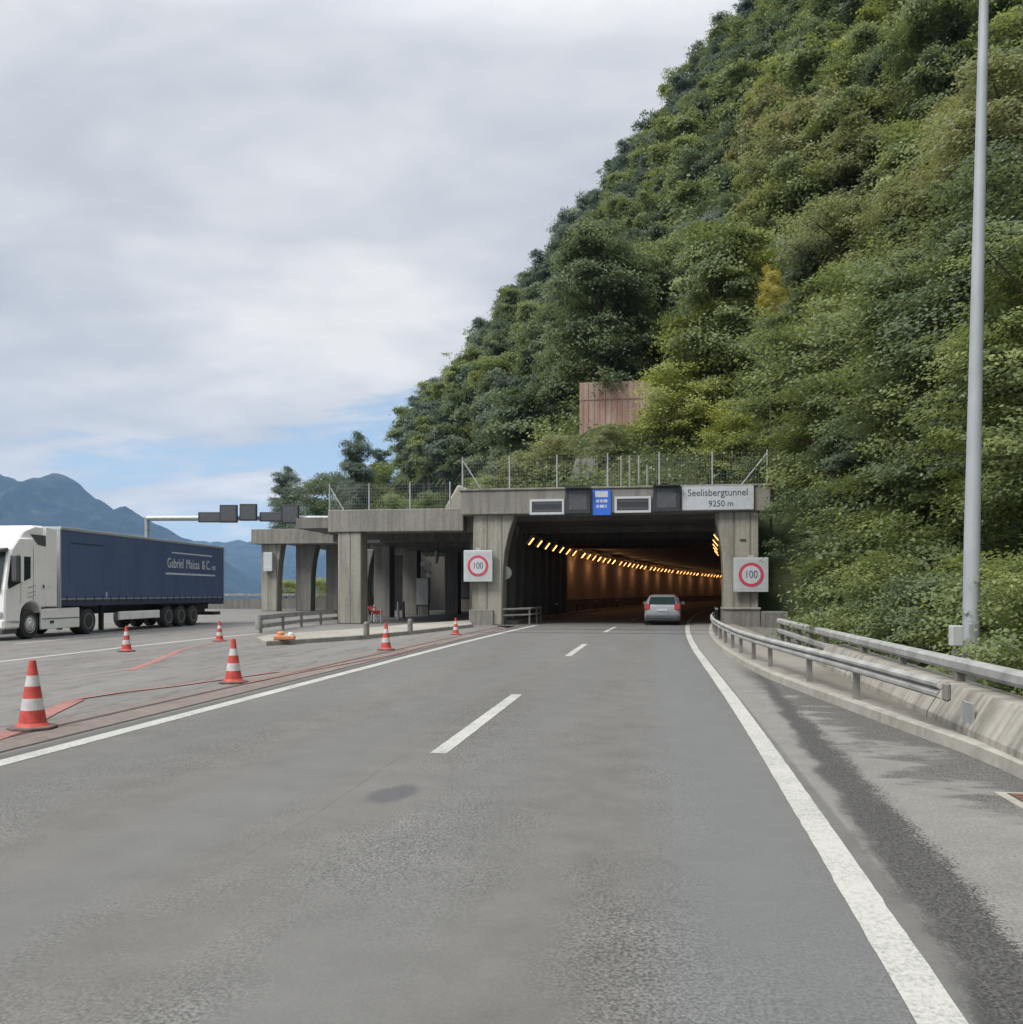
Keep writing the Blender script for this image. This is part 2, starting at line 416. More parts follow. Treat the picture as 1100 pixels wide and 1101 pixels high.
# ------------------------------------------------------------------ mesh helpers
class MB:
    def __init__(s): s.v = []; s.f = []; s.mi = []
    def add(s, vs, fs, mi=0):
        o = len(s.v); s.v += [tuple(v) for v in vs]; s.f += [tuple(i + o for i in f) for f in fs]; s.mi += [mi] * len(fs); return s
    def box(s, x0, x1, y0, y1, z0, z1, mi=0):
        vs = [(x, y, z) for z in (z0, z1) for y in (y0, y1) for x in (x0, x1)]
        return s.add(vs, [(0, 2, 3, 1), (4, 5, 7, 6), (0, 1, 5, 4), (2, 6, 7, 3), (0, 4, 6, 2), (1, 3, 7, 5)], mi)
    def obox(s, c, ex, ey, hx, hy, z0, z1, mi=0):
        c = Vector(c); vs = []
        for z in (z0, z1):
            for b in (-hy, hy):
                for a in (-hx, hx):
                    q = c + Vector(ex) * a + Vector(ey) * b; vs.append((q.x, q.y, z))
        return s.add(vs, [(0, 2, 3, 1), (4, 5, 7, 6), (0, 1, 5, 4), (2, 6, 7, 3), (0, 4, 6, 2), (1, 3, 7, 5)], mi)
    def tube(s, pts, rs, n=8, mi=0, cap=True):
        pts = [Vector(p) for p in pts]
        if isinstance(rs, (int, float)): rs = [rs] * len(pts)
        rings = []; o = len(s.v)
        up = Vector((0.13, 0.21, 1)).normalized()
        for i, p in enumerate(pts):
            d = (pts[min(i + 1, len(pts) - 1)] - pts[max(i - 1, 0)]).normalized()
            a = d.cross(up)
            if a.length < 1e-3: a = d.cross(Vector((1, 0, 0)))
            a.normalize(); b = d.cross(a)
            rings.append([p + (a * math.cos(t) + b * math.sin(t)) * rs[i] for t in [2 * math.pi * k / n for k in range(n)]])
        vs = [q for r in rings for q in r]; fs = []
        for i in range(len(pts) - 1):
            for k in range(n):
                fs.append((i * n + k, i * n + (k + 1) % n, (i + 1) * n + (k + 1) % n, (i + 1) * n + k))
        if cap:
            fs.append(tuple(range(n))[::-1]); fs.append(tuple((len(pts) - 1) * n + k for k in range(n)))
        return s.add(vs, fs, mi)
    def lathe(s, prof, n=24, c=(0, 0, 0), axis='z', mi=0):
        vs = []; fs = []
        for (r, z) in prof:
            for k in range(n):
                a = 2 * math.pi * k / n
                if axis == 'z': vs.append((c[0] + r * math.cos(a), c[1] + r * math.sin(a), c[2] + z))
                elif axis == 'y': vs.append((c[0] + r * math.cos(a), c[1] + z, c[2] + r * math.sin(a)))
                else: vs.append((c[0] + z, c[1] + r * math.cos(a), c[2] + r * math.sin(a)))
        for i in range(len(prof) - 1):
            for k in range(n):
                fs.append((i * n + k, i * n + (k + 1) % n, (i + 1) * n + (k + 1) % n, (i + 1) * n + k))
        fs.append(tuple(range(n))[::-1]); fs.append(tuple((len(prof) - 1) * n + k for k in range(n)))
        return s.add(vs, fs, mi)
    def prism(s, poly, a0, a1, plane='xz', mi=0):
        """polygon in a plane, extruded along the remaining axis from a0 to a1"""
        n = len(poly); vs = []
        for a in (a0, a1):
            for (p, q) in poly:
                vs.append({'xz': (p, a, q), 'yz': (a, p, q), 'xy': (p, q, a)}[plane])
        fs = [tuple(range(n)), tuple(range(2 * n - 1, n - 1, -1))]
        for k in range(n):
            fs.append((k, n + k, n + (k + 1) % n, (k + 1) % n))
        return s.add(vs, fs, mi)
    def sweep(s, path, prof, closed=True, mi=0):
        """profile [(offset to the right of travel, z)] along a ground path"""
        P = [Vector((p[0], p[1], p[2] if len(p) > 2 else 0)) for p in path]; n = len(prof); vs = []
        for i, p in enumerate(P):
            d = P[min(i + 1, len(P) - 1)] - P[max(i - 1, 0)]; d.z = 0; d.normalize()
            r = Vector((d.y, -d.x, 0))
            vs += [p + r * u + Vector((0, 0, z)) for (u, z) in prof]
        fs = []
        m_ = n if closed else n - 1
        for i in range(len(P) - 1):
            for k in range(m_):
                fs.append((i * n + k, i * n + (k + 1) % n, (i + 1) * n + (k + 1) % n, (i + 1) * n + k))
        if closed:
            fs.append(tuple(range(n))); fs.append(tuple((len(P) - 1) * n + k for k in range(n))[::-1])
        return s.add(vs, fs, mi)
    def build(s, name, mats, parent=None, bevel=0.0, smooth=False, loc=None):
        me = bpy.data.meshes.new(name)
        me.from_pydata(s.v, [], s.f)
        mats = mats if isinstance(mats, (list, tuple)) else [mats]
        for m_ in mats: me.materials.append(m_)
        bm = bmesh.new(); bm.from_mesh(me)
        for f, k in zip(bm.faces, s.mi): f.material_index = k
        bmesh.ops.recalc_face_normals(bm, faces=bm.faces)
        if bevel:
            es = [e for e in bm.edges if len(e.link_faces) == 2 and e.calc_face_angle(0) > 0.6]
            bmesh.ops.bevel(bm, geom=es, offset=bevel, segments=1, affect='EDGES', clamp_overlap=True)
        if smooth:
            for f in bm.faces: f.smooth = True
            for e in bm.edges:
                if len(e.link_faces) == 2 and e.calc_face_angle(0) > 0.7: e.smooth = False
        bm.to_mesh(me); bm.free()
        o = bpy.data.objects.new(name, me); COL.objects.link(o)
        if parent: o.parent = parent
        if loc: o.location = loc
        return o

def tag(o, label=None, cat=None, group=None, kind=None):
    if label: o['label'] = label
    if cat: o['category'] = cat
    if group: o['group'] = group
    if kind: o['kind'] = kind
    return o
def thing(name, label, cat, loc=(0, 0, 0), rz=0.0, group=None):
    o = bpy.data.objects.new(name, None); COL.objects.link(o)
    o.empty_display_size = 0.3
    o.location = loc; o.rotation_euler = (0, 0, rz)
    return tag(o, label, cat, group)
def struct(o): o['kind'] = 'structure'; return o
def copy_tree(o, parent=None):
    c = o.copy(); COL.objects.link(c)
    if parent: c.parent = parent
    for ch in list(o.children): copy_tree(ch, c)
    return c
def words(text, size, name, mat, parent, loc, rot=(math.pi / 2, 0, 0), ext=0.004, sx=1.0, bold=0.0):
    cu = bpy.data.curves.new(name, 'FONT'); cu.body = text; cu.size = size; cu.align_x = 'CENTER'; cu.align_y = 'CENTER'; cu.extrude = ext; cu.offset = bold
    t = bpy.data.objects.new('tmp', cu); COL.objects.link(t)
    dg = bpy.context.evaluated_depsgraph_get(); dg.update()
    me = bpy.data.meshes.new_from_object(t.evaluated_get(dg))
    bpy.data.objects.remove(t)
    me.name = name; me.materials.clear(); me.materials.append(mat)
    o = bpy.data.objects.new(name, me); COL.objects.link(o)
    o.location = loc; o.rotation_euler = rot; o.scale = (sx, 1, 1)
    if parent: o.parent = parent
    return o
def strip_mesh(name, mat, path, z, parent=None):
    """path of (left x, right x, y): a flat sheet"""
    mb = MB(); vs = []; fs = []
    for (a, b, y) in path: vs += [(a, y, z), (b, y, z)]
    for i in range(len(path) - 1): fs.append((2 * i, 2 * i + 1, 2 * i + 3, 2 * i + 2))
    mb.add(vs, fs); return mb.build(name, mat, parent)
def ribbon(name, mat, pts, w, z):
    """a painted line of width w through ground points"""
    P0 = [Vector((p[0], p[1], 0)) for p in pts]; vs = []; fs = []; P = [P0[0]]
    for a, b in zip(P0, P0[1:]):
        far = max(abs((a.y + b.y) / 2), 1)
        n = max(1, min(60, int((b - a).length / (0.12 if far < 16 else 0.5))))
        P += [a.lerp(b, k / n) for k in range(1, n + 1)]
    rj = random.Random(len(pts) * 31 + int(w * 1000))
    for i, p in enumerate(P):
        d = (P[min(i + 1, len(P) - 1)] - P[max(i - 1, 0)]).normalized(); r = Vector((d.y, -d.x, 0)) * w / 2; ja, jb = (1 + rj.gauss(0, .0035 / w), 1 + rj.gauss(0, .0035 / w))
        vs += [(p.x - r.x * ja, p.y - r.y * ja, z), (p.x + r.x * jb, p.y + r.y * jb, z)]
    for i in range(len(P) - 1): fs.append((2 * i, 2 * i + 1, 2 * i + 3, 2 * i + 2))
    return struct(MB().add(vs, fs).build(name, mat))

# ------------------------------------------------------------------ lake, far hills, haze
LAKE = -34.0
def water():
    t = NT('lake_water'); p = t.pos()
    t.bump(t.noise(t.mapped(p, (0.02, 0.05, 1)), 6, 5, 0.6), 0.15, 0.3)
    return t.fin((0.05, 0.10, 0.13), 0.18, 0, 0.5)
wm = MB()
wm.add([(-11000, -3000, LAKE), (8000, -3000, LAKE), (8000, 9400, LAKE), (-11000, 9400, LAKE)], [(0, 1, 2, 3)])
struct(wm.build('lake_water', water()))

def hillmat():
    t = NT('wooded_mountain'); p = t.pos()
    n = t.noise(t.mapped(p, (1, 1, 1.5)), 0.011, 10, 0.66)
    n2 = t.noise(p, 0.03, 6, 0.7)
    c = t.ramp(n, [(0.32, (0.003, 0.008, 0.006)), (0.52, (0.014, 0.023, 0.016)), (0.66, (0.05, 0.06, 0.04)), (0.8, (0.13, 0.13, 0.12))])
    c = t.mix(0.5, c, t.ramp(n2, [(0.3, 0.25), (0.7, 0.75)]), 'SOFT_LIGHT')
    t.bump(n2, 0.6, 25)
    return t.fin(c, 0.95, 0, 0.1)
HM = hillmat()
def mountain(name, yc, depth, sil, rough, seed):
    """a ridge whose crest stands yc metres off; sil is the crest as (metres right, height)"""
    xs = np.array([a for a, b in sil]); hs = np.array([b for a, b in sil])
    nu, nv = 260, 46
    x0, x1 = xs[0], xs[-1]; vs = []; fs = []
    for j in range(nv + 1):
        v = j / nv
        for i in range(nu + 1):
            u = x0 + (x1 - x0) * i / nu
            h = float(np.interp(u, xs, hs)) - LAKE
            k = v / 0.62 if v < 0.62 else 1 - (v - 0.62) / 0.38 * 0.9
            y = yc - depth * 0.62 + depth * v
            q = Vector((u / 620 + seed, y / 620, 0.3))
            rid = 1 - abs(mnoise.fractal(q, 0.9, 2.1, 5)) * 1.6
            f = mnoise.fractal(q * 5, 0.9, 2.1, 5)
            h *= 1 + mnoise.fractal(Vector((u / 160, seed, 7.0)), 0.8, 2.1, 5) * .06
            z = h * (k ** 0.85) * (1 + (rid - 0.75) * rough * (1 - k ** 3)) + f * rough * 36 * (0.3 + 0.7 * (1 - k ** 4))
            w = W(u + (yc * 0), y, LAKE + z - 2)
            vs.append(w)
    for j in range(nv):
        for i in range(nu):
            a = j * (nu + 1) + i; fs.append((a, a + 1, a + nu + 2, a + nu + 1))
    o = MB().add(vs, fs).build(name, HM, smooth=True)
    struct(o); return o
def sil(yc, pts):
    return [((x - CX) / F * yc, ZA(y, yc)) for x, y in pts]
mountain('hills', 4300, 2600, sil(4300, [(-520, 530), (-380, 512), (-250, 516), (-120, 508), (-40, 500), (0, 507), (16, 511), (30, 516), (44, 512), (60, 507), (72, 513), (86, 522), (100, 530), (113, 538), (125, 545), (137, 543), (148, 549), (165, 561), (185, 572), (205, 581), (230, 595), (255, 612), (275, 628), (290, 640)]), 0.42, 3.3)
mountain('hills', 6600, 2800, sil(6600, [(60, 600), (140, 574), (200, 577), (228, 583), (255, 580), (285, 583), (320, 575), (360, 571), (420, 565), (500, 560), (640, 560), (760, 570)]), 0.35, 9.1)

# ------------------------------------------------------------------ the ground sheets
gp = [(-75, -40), (8.5, -40), (8.5, 47), (40, 130), (-75, 130)]
struct(MB().prism(gp, -36, 0.0, 'xy').build('ground', M['plaza']))
ys = list(range(-40, 23, 3)) + list(range(24, 262, 3))
def xr_road(y):
    # the road surface runs under the kerb stone
    return 3.35 if y < 9 else (max(2.0, 3.35 - (y - 9) * 0.075) + off(y) if y < 43 else 3.3 + off(y))
strip_mesh('road', M['road'], [((-6.42 if y < 42 else -7.9) + off(y), xr_road(y), y) for y in ys], 0.004)['kind'] = 'structure'
strip_mesh('drain_strip', M['strip'], [(-7.32, -6.42, y) for y in (-40, 0, 20, 42)], 0.004)['kind'] = 'structure'
strip_mesh('drain_slot', M['slot'], [(-7.08, -6.99, y) for y in (-40, 0, 20, 41)], 0.008)['kind'] = 'structure'
strip_mesh('drain_slot', M['slot'], [(-6.46, -6.41, y) for y in (-40, 0, 20, 41)], 0.010)['kind'] = 'structure'
struct(strip_mesh('road_joint', M['joint'], [(-7.4, 2.6, 35.0), (-7.4, 2.6, 35.16)], 0.012))
struct(strip_mesh('road_joint', M['joint'], [(-7.0, 2.8, 38.4), (-7.0, 2.8, 38.62)], 0.012))

def along(x, y0, y1, step=2.0):
    n = max(1, int((y1 - y0) / step)); return [(x + off(y0 + (y1 - y0) * k / n), y0 + (y1 - y0) * k / n) for k in range(n + 1)]
ribbon('road_marking', M['white'], [(0.98, -20), (1.0, 0), (1.055, 3.3), (1.10, 6), (1.15, 10), (1.175, 14)] + along(1.175, 18, 250), 0.19, 0.008)
ribbon('road_marking', M['white'], along(-6.02, -20, 43), 0.22, 0.008)
for a, b in ((-9.0, -3.2), (8.62, 13.8), (22.3, 27.6), (35.9, 41.5), (52, 58), (68, 74), (86, 92)):
    ribbon('road_marking', M['white'], along(-2.1, a, b), 0.17, 0.008)
# far carriageway lines and the red diversion marks
def gl(pts): return [G(x, y) for x, y in pts]
ribbon('road_marking', M['white'], gl([(-160, 731), (0, 711.5), (130, 696.5), (228, 686), (300, 679)]), 0.2, 0.004)
ribbon('road_marking', M['white'], gl([(15, 692.5), (90, 685.5), (150, 680.5)]), 0.18, 0.004)
ribbon('road_marking', M['red'], gl([(139, 721), (166, 711), (193, 699.5)]), 0.2, 0.004)
ribbon('road_marking', M['red'], gl([(193, 699.5), (215, 694.5), (250, 688)]), 0.12, 0.006)
ribbon('road_marking', M['red'], gl([(-30, 803), (18, 786), (50, 768), (82, 753)]), 0.24, 0.012)
ribbon('road_marking', M['red'], gl([(82, 752.5), (130, 745), (190, 738), (240, 731), (300, 722.5)]), 0.10, 0.015)
ribbon('road_marking', M['red'], gl([(262, 736), (330, 722), (420, 705), (470, 692)]), 0.07, 0.018)

# ------------------------------------------------------------------ right side: kerb, walkway, parapet
kerb_path = [(3.22, -40), (3.18, 0), (3.15, 7.0), (3.08, 9.2), (2.80, 11.2), (2.53, 13.4), (2.30, 15.2), (2.08, 17.2), (1.92, 20), (1.82, 24), (1.86, 29), (2.05, 34), (2.35, 39), (2.75, 44)]
def path_at(P, y):
    for a, b in zip(P, P[1:]):
        if a[1] <= y <= b[1]: return a[0] + (b[0] - a[0]) * (y - a[1]) / (b[1] - a[1])
    return P[-1][0]
kd = [(path_at(kerb_path, y), y) for y in [-40, -20, 0, 4, 7] + [8 + .75 * k for k in range(49)]]
struct(MB().sweep(kd, [(0, -0.02), (0.015, 0.12), (0.04, 0.135), (0.15, 0.135), (0.15, -0.02)]).build('kerb', M['kerbc']))
wk = MB(); vs = []; fs = []
for (x, y) in kd: vs += [(x + 0.15, y, 0.125), (max(x + 0.2, 3.75), y, 0.128)]
for i in range(len(kd) - 1): fs.append((2 * i, 2 * i + 1, 2 * i + 3, 2 * i + 2))
def walkmat():
    t = NT('walkway_stained'); p = t.pos(); x = t.xyz(p)
    n = t.noise(p, 1.2, 6, 0.65); f = t.noise(p, 25, 5, 0.7)
    c = t.ramp(n, [(0.3, (0.205, 0.186, 0.16)), (0.7, (0.275, 0.255, 0.22))])
    d = t.math('ADD', t.math('SUBTRACT', x[0], t.math('ADD', 2.55, t.math('MULTIPLY', t.math('SUBTRACT', 15.5, x[1]), 0.1))), t.math('MULTIPLY', t.math('SUBTRACT', n, 0.5), 1.3))
    k = t.math('MULTIPLY', t.math('MULTIPLY', d, 6, clamp=True), t.math('MULTIPLY', t.math('SUBTRACT', 19, x[1]), 0.5, clamp=True))
    c = t.mix(t.math('MULTIPLY', k, 0.6), c, (0.10, 0.085, 0.068))
    c = t.mix(0.3, c, t.ramp(f, [(0.3, 0.2), (0.7, 0.8)]), 'OVERLAY')
    t.bump(f, 0.3, 0.01); return t.fin(c, 0.92, 0, 0.2)
struct(wk.add(vs, fs).build('walkway', walkmat()))

wall_path = [(3.26, -40), (3.26, 0), (3.26, 9.0), (3.30, 12), (3.36, 16), (3.42, 19.2)]
wd = [(path_at(wall_path, y), y) for y in [-40, -20, 0, 5, 8, 9.5, 11, 12.5, 14, 15.5, 17, 18.3, 19.2]]
t = thing('parapet_wall', 'low sloped concrete parapet wall with dark run-off streaks beside the shoulder', 'concrete wall')
MB().sweep(wd, [(-0.10, 0.0), (-0.08, 0.20), (0.10, 0.50), (0.13, 0.54), (0.46, 0.54), (0.50, -0.5)]).build('wall', M['parapet'], t)
for y in (5.2, 11.2, 16.1):
    MB().sweep([(path_at(wall_path, y), y), (path_at(wall_path, y), y + .02)], [(-0.104, 0.0), (-0.084, 0.202), (0.096, 0.503), (0.128, 0.543), (0.3, 0.543), (0.3, 0.0)]).build('joint', M['joint'], t)
# the fixing plate under the rail's end
tag(MB().obox((3.235, 9.9, 0), (0.02, 1, 0), (1, -0.02, 0), 0.16, 0.012, 0.22, 0.46).build('fixing_plate', M['galv']), 'small bare metal plate fixed low on the parapet wall', 'metal plate')

def wbeam(z, h=0.31, d=0.08):
    """W profile open guard rail, as a closed thin section"""
    zz = [z - h / 2, z - h * .33, z - h * .17, z, z + h * .17, z + h * .33, z + h / 2]
    us = [0, -d, -d, -0.01, -d, -d, 0]
    fr = list(zip(us, zz)); bk = [(u + 0.012, q) for u, q in fr][::-1]
    return fr + bk
# low rail between shoulder and walkway, running out of the tunnel
rail_path = [(2.93, 9.75), (2.78, 12), (2.62, 14.1), (2.45, 16), (2.2, 19), (2.05, 22), (2.02, 27), (2.1, 32), (2.35, 37), (2.72, 41.5), (2.92, 43.2)]
rd = [(path_at(rail_path, y), y) for y in [9.75 + .8 * k for k in range(42)] + [43.2]]
t = thing('guard_rail', 'low steel guard rail on short posts along the walkway kerb, leading into the tunnel', 'guard rail')
MB().sweep(rd, wbeam(0.60, 0.20, 0.06)).build('rail_beam', M['rail'], t, smooth=False)
MB().obox((2.935, 9.62, 0), (-.07, 1, 0), (1, .07, 0), 0.06, 0.03, 0.50, 0.69).build('end_terminal', M['post'], t, bevel=0.02)
for y in (12.9, 15.4, 18.4, 20.3, 22.3, 24.4, 26.6, 29, 31.5, 34, 36.5, 39):
    x = path_at(rail_path, y)
    mb = MB(); mb.box(x + 0.02, x + 0.10, y - 0.05, y + 0.05, 0.1, 0.62)
    mb.build('post', M['post'], t, bevel=0.008)
# rail on the parapet, with a second beam where the wall stops
rp = [(3.62, -40), (3.62, 0), (3.62, 9), (3.63, 14), (3.66, 19), (3.72, 24), (3.82, 30)]
rq = [(path_at(rp, y), y) for y in [-40, -20, 0, 4, 8] + [9 + 1.0 * k for k in range(20)]]
t = thing('guard_rail', 'long steel guard rail carried on top of the concrete parapet before the trees', 'guard rail')
MB().sweep(rq, [(-0.06, 0.66), (-0.085, 0.70), (-0.085, 0.78), (-0.05, 0.815), (0.05, 0.815), (0.075, 0.78), (0.075, 0.70), (0.05, 0.66)]).build('top_beam', M['rail'], t)
MB().sweep([p for p in rq if p[1] > 18.6], [(-0.05, 0.38), (-0.065, 0.41), (-0.065, 0.49), (-0.04, 0.51), (0.05, 0.51), (0.065, 0.48), (0.05, 0.38)]).build('lower_beam', M['rail'], t)
for y in (-2, 1, 4.0, 6.4, 8.9, 11.4, 13.9, 16.4):
    x = path_at(rp, y); MB().box(x - 0.05, x + 0.05, y - 0.06, y + 0.06, 0.50, 0.68).build('post', M['post'], t, bevel=0.008)
for y in (20.2, 22.2, 24.2, 26.2, 27.6):
    x = path_at(rp, y); MB().box(x - 0.03, x + 0.09, y - 0.05, y + 0.05, -0.2, 0.68).build('post', M['post'], t, bevel=0.008)
# inlet grating in the gutter
ic = G(1096, 868, 0.006)
t = thing('drain_grate', 'rusty rectangular drain grate set in the gutter by the parapet foot', 'drain grate', (2.95, ic.y + .1, 0.005))
MB().box(-.26, .26, -.42, .42, -.1, 0.003).build('grate_frame', M['kerbc'], t)
g_ = MB()
for k in range(8): g_.box(-.17, .17, -.32 + k * .085, -.275 + k * .085, 0.0, 0.012)
g_.build('grate', plain('rusty_iron', (0.17, 0.075, 0.05), 0.8), t)
g_ = MB().box(-.18, .18, -.33, .37, 0.0, 0.006).build('pit', M['slot'], t)

# lamp pole
lp = W((1042.5 - CX) / F * 12.9, 12.9)
t = thing('lamp_pole', 'tall tapering grey steel lamp pole standing behind the parapet before the trees', 'lamp pole', (lp.x, lp.y, -0.6))
MB().tube([(0, 0, 0), (0.035, 0, 3), (0.10, 0, 6.2), (0.21, 0, 11.5), (0.235, 0, 12.6)], [0.122, 0.108, 0.088, 0.058, 0.052], 20).build('pole', M['pole'], t, smooth=True)
MB().box(-.045, .045, -.13, -.10, 1.35, 1.75).build('access_door', M['galv'], t, bevel=.006)
MB().lathe([(0.2, 0), (0.2, 0.06), (0.15, 0.08), (0.14, 0.22)], 20).build('base_collar', M['pole'], t)
MB().box(-0.05, 0.9, -0.12, 0.12, 12.55, 12.72).build('lamp_head', M['pole'], t, bevel=0.04, loc=(0.2, 0, 0))
cp = W((1027 - CX) / F * 12.7, 12.7)
t = thing('cable_box', 'small grey cable box on a stub post just left of the lamp pole', 'cable box', (cp.x, cp.y, -0.4), YAW)
MB().box(-0.035, 0.035, -0.03, 0.03, 0, 1.2).build('post', M['post'], t)
MB().box(-0.075, 0.085, -0.07, 0.05, 1.24, 1.53).build('housing', M['boxgrey'], t, bevel=0.012)

# ------------------------------------------------------------------ tunnel portal
PY = 43.0
t = thing('tunnel_portal', 'concrete tunnel portal with wide lintel beam on two broad pillars, road running in', 'tunnel portal')
MB().box(-9.35, 5.42, PY, PY + 1.5, 5.42, 6.58).build('portal_beam', M['conc'], t, bevel=0.03)
MB().box(-9.45, 5.52, PY - .06, PY + 1.6, 6.58, 6.68).build('cap', M['conc'], t, bevel=0.02)
lp_ = MB().prism([(-8.85, 0), (-7.32, 0), (-7.28, 2.6), (-7.18, 3.6), (-6.98, 4.5), (-6.68, 5.42), (-8.75, 5.42)], PY + .25, PY + 1.5, 'xz').build('pillar', M['conc_board'], t, bevel=0.03)
MB().prism([(3.30, -.1), (4.92, -.1), (4.90, 5.42), (2.95, 5.42), (2.98, 4.9), (3.12, 4.3), (3.25, 3.4), (3.30, 2.4)], PY + .25, PY + 1.5, 'xz').build('pillar', M['conc_board'], t, bevel=0.03)
MB().box(3.26, 4.98, PY + .15, PY + 1.6, -0.1, 0.80).build('plinth', M['conc'], t, bevel=0.02)
MB().box(3.24, 5.0, PY + .08, PY + 1.6, 0.80, 0.90).build('ledge', M['kerbc'], t, bevel=0.015)
MB().box(-8.95, -7.75, PY + .12, PY + 1.6, -0.05, 0.75).build('plinth', M['conc'], t, bevel=0.02)
MB().tube([(4.82, PY + .2, 0.9), (4.82, PY + .2, 2.6)], 0.05, 8).build('drainpipe', M['rail'], t)
for zz, ww in ((4.05, .26), (3.0, .2)):
    MB().box(4.05, 4.05 + ww, PY + .20, PY + .26, zz, zz + .06).build('pillar_slot', M['slot'], t)
tag(MB().box(5.0, 6.1, PY - .9, PY + .6, -0.3, 0.72).build('retaining_block', M['conc_dark'], bevel=0.03), 'low dark concrete block beside the right portal pillar foot', 'concrete block')

# the bore: walls, roof, walkways following the bend
t = thing('road_tunnel', 'dark curving road tunnel bore with brownish lining lit by orange lamps', 'tunnel')
ty = [44.5, 47, 50, 53, 56, 59, 62] + list(range(65, 262, 4))
tp = [(off(y), y) for y in ty]
def wall_(name, prof, mat, ysub=None): return MB().sweep(tp if ysub is None else [q for q in tp if ysub[0] <= q[1] <= ysub[1]], prof).build(name, mat, t)
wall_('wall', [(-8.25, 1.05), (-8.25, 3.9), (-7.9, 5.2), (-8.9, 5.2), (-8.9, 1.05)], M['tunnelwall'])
wall_('lower_wall', [(-8.22, -.05), (-8.22, 1.05), (-8.9, 1.05), (-8.9, -.05)], M['conc_darker'])
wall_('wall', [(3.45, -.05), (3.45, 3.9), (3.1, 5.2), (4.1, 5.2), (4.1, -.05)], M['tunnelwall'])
wall_('ceiling', [(-8.9, 5.2), (4.1, 5.2), (4.1, 5.5), (-8.9, 5.5)], M['conc_darker'])
wall_('side_walk', [(-8.22, -.05), (-8.22, .16), (-7.35, .16), (-7.3, -.05)], M['walk'])
wall_('side_walk', [(3.45, -.05), (3.45, .16), (2.45, .16), (2.4, -.05)], M['walk'])
for y in [46.5 + 2.4 * k for k in range(8)]:
    MB().box(-8.25 + off(y), -7.75 + off(y), y - .35, y + .35, -0.02, 5.2).build('pilaster', M['conc_darker'], t, bevel=0.03)
MB().box(-20 + off(258), 14 + off(258), 258, 259, -1, 6).build('end_wall', M['conc_darker'], t)
for k in range(4):
    y = 48.5 + 6 * k; MB().box(-8 + off(y), 3.3 + off(y), y, y + .5, 4.85, 5.2).build('ceiling_beam', M['conc_darker'], t)
# lamps
proto = None
def lamp(x, y, z, tilt, yaw, label, group, glow=False):
    global proto
    if proto is None:
        r = thing('tunnel_lamp', label, 'tunnel lamp')
        MB().box(-.28, .28, -.17, .17, 0.0, 0.16).build('housing', M['galv'], r, bevel=0.02)
        MB().box(-.22, .22, -.10, .10, -0.03, -0.001).build('diffuser', M['sodium'], r)
        proto = r
    else:
        r = copy_tree(proto)
    if glow:
        pl = bpy.data.lights.new('lamp_glow', 'POINT'); pl.energy = 25; pl.color = (1.0, 0.50, 0.22); pl.shadow_soft_size = 0.15
        po = bpy.data.objects.new('lamp_glow', pl); COL.objects.link(po); po.parent = r; po.location = (0, 0, -0.25)
    r.location = (x, y, z); r.rotation_euler = (0, tilt, yaw); tag(r, label, 'tunnel lamp', group)
y = 48.8; k = 0
while y < 185:
    a = math.atan2(off(y + 1) - off(y), 1)
    lamp(off(y) - 7.35, y, 4.42, rad(-52), -a, 'glowing orange tunnel lamp in the long curving row along the left wall', 'orange lamps along the left tunnel wall', k % 3 == 1 and k > 5)
    k += 1; y += 2.55 if k % 7 else 3.9
for k in range(5):
    y = 47.2 + 4.6 * k; a = math.atan2(off(y + 1) - off(y), 1)
    lamp(off(y) + 2.62, y, 4.42, rad(52), -a, 'glowing orange tunnel lamp close behind the right portal pillar', 'orange lamps along the right tunnel wall')
tr = MB()
for (a, b) in ((50, 58), (60, 69), (71, 82), (85, 97), (100, 116), (120, 140)):
    tray = MB().sweep([(off(a + (b - a) * q / 4) - 7.55, a + (b - a) * q / 4) for q in range(5)], [(-.14, 4.78), (.14, 4.78), (.14, 4.84), (-.14, 4.84)]).build('cable_tray', M['rail'])
    tag(tray, 'pale cable tray section hung above the orange tunnel lamps', 'cable tray', 'cable trays above the tunnel lamps')

# tunnel bits: small reflectors and dark safety rail on both sides of the mouth
for k, y in enumerate((46, 47.5, 49.5, 52)):
    o = MB().tube([(2.6 + off(y), y, .16), (2.6 + off(y), y, .75)], .045, 8).build('delineator', M['matrix'])
    c = MB().lathe([(.07, 0), (.09, .05), (.07, .1)], 12).build('reflector', M['signwhite'], o, loc=(2.6 + off(y), y, .72))
    tag(o, 'short dark delineator with a white reflector at the right tunnel kerb', 'delineator', 'delineators at the right tunnel kerb')
for y in (58, 66, 75, 86):
    o = MB().tube([(-7.5 + off(y), y, .16), (-7.5 + off(y), y, .8)], .05, 8).build('delineator', M['matrix'])
    MB().lathe([(.08, 0), (.10, .06), (.08, .12)], 12).build('reflector', M['signwhite'], o, loc=(-7.5 + off(y), y, .78))
    tag(o, 'short dark delineator with a white reflector along the left tunnel wall', 'delineator', 'delineators along the left tunnel wall')
t = thing('barrier_rail', 'short dark steel barrier at the foot of the left portal pillar', 'barrier', (-7.0, 43.3, 0))
MB().tube([(-.4, 0, .75), (1.0, .6, .8), (1.1, 4, .8)], .06, 8).build('top_bar', M['post'], t)
MB().tube([(-.4, 0, .45), (1.0, .6, .5), (1.1, 4, .5)], .05, 8).build('middle_bar', M['post'], t)
for p in ((-.3, .05), (.95, .6), (1.1, 2.2), (1.1, 3.9)): MB().tube([(p[0], p[1], 0), (p[0], p[1], .78)], .045, 8).build('post', M['post'], t)

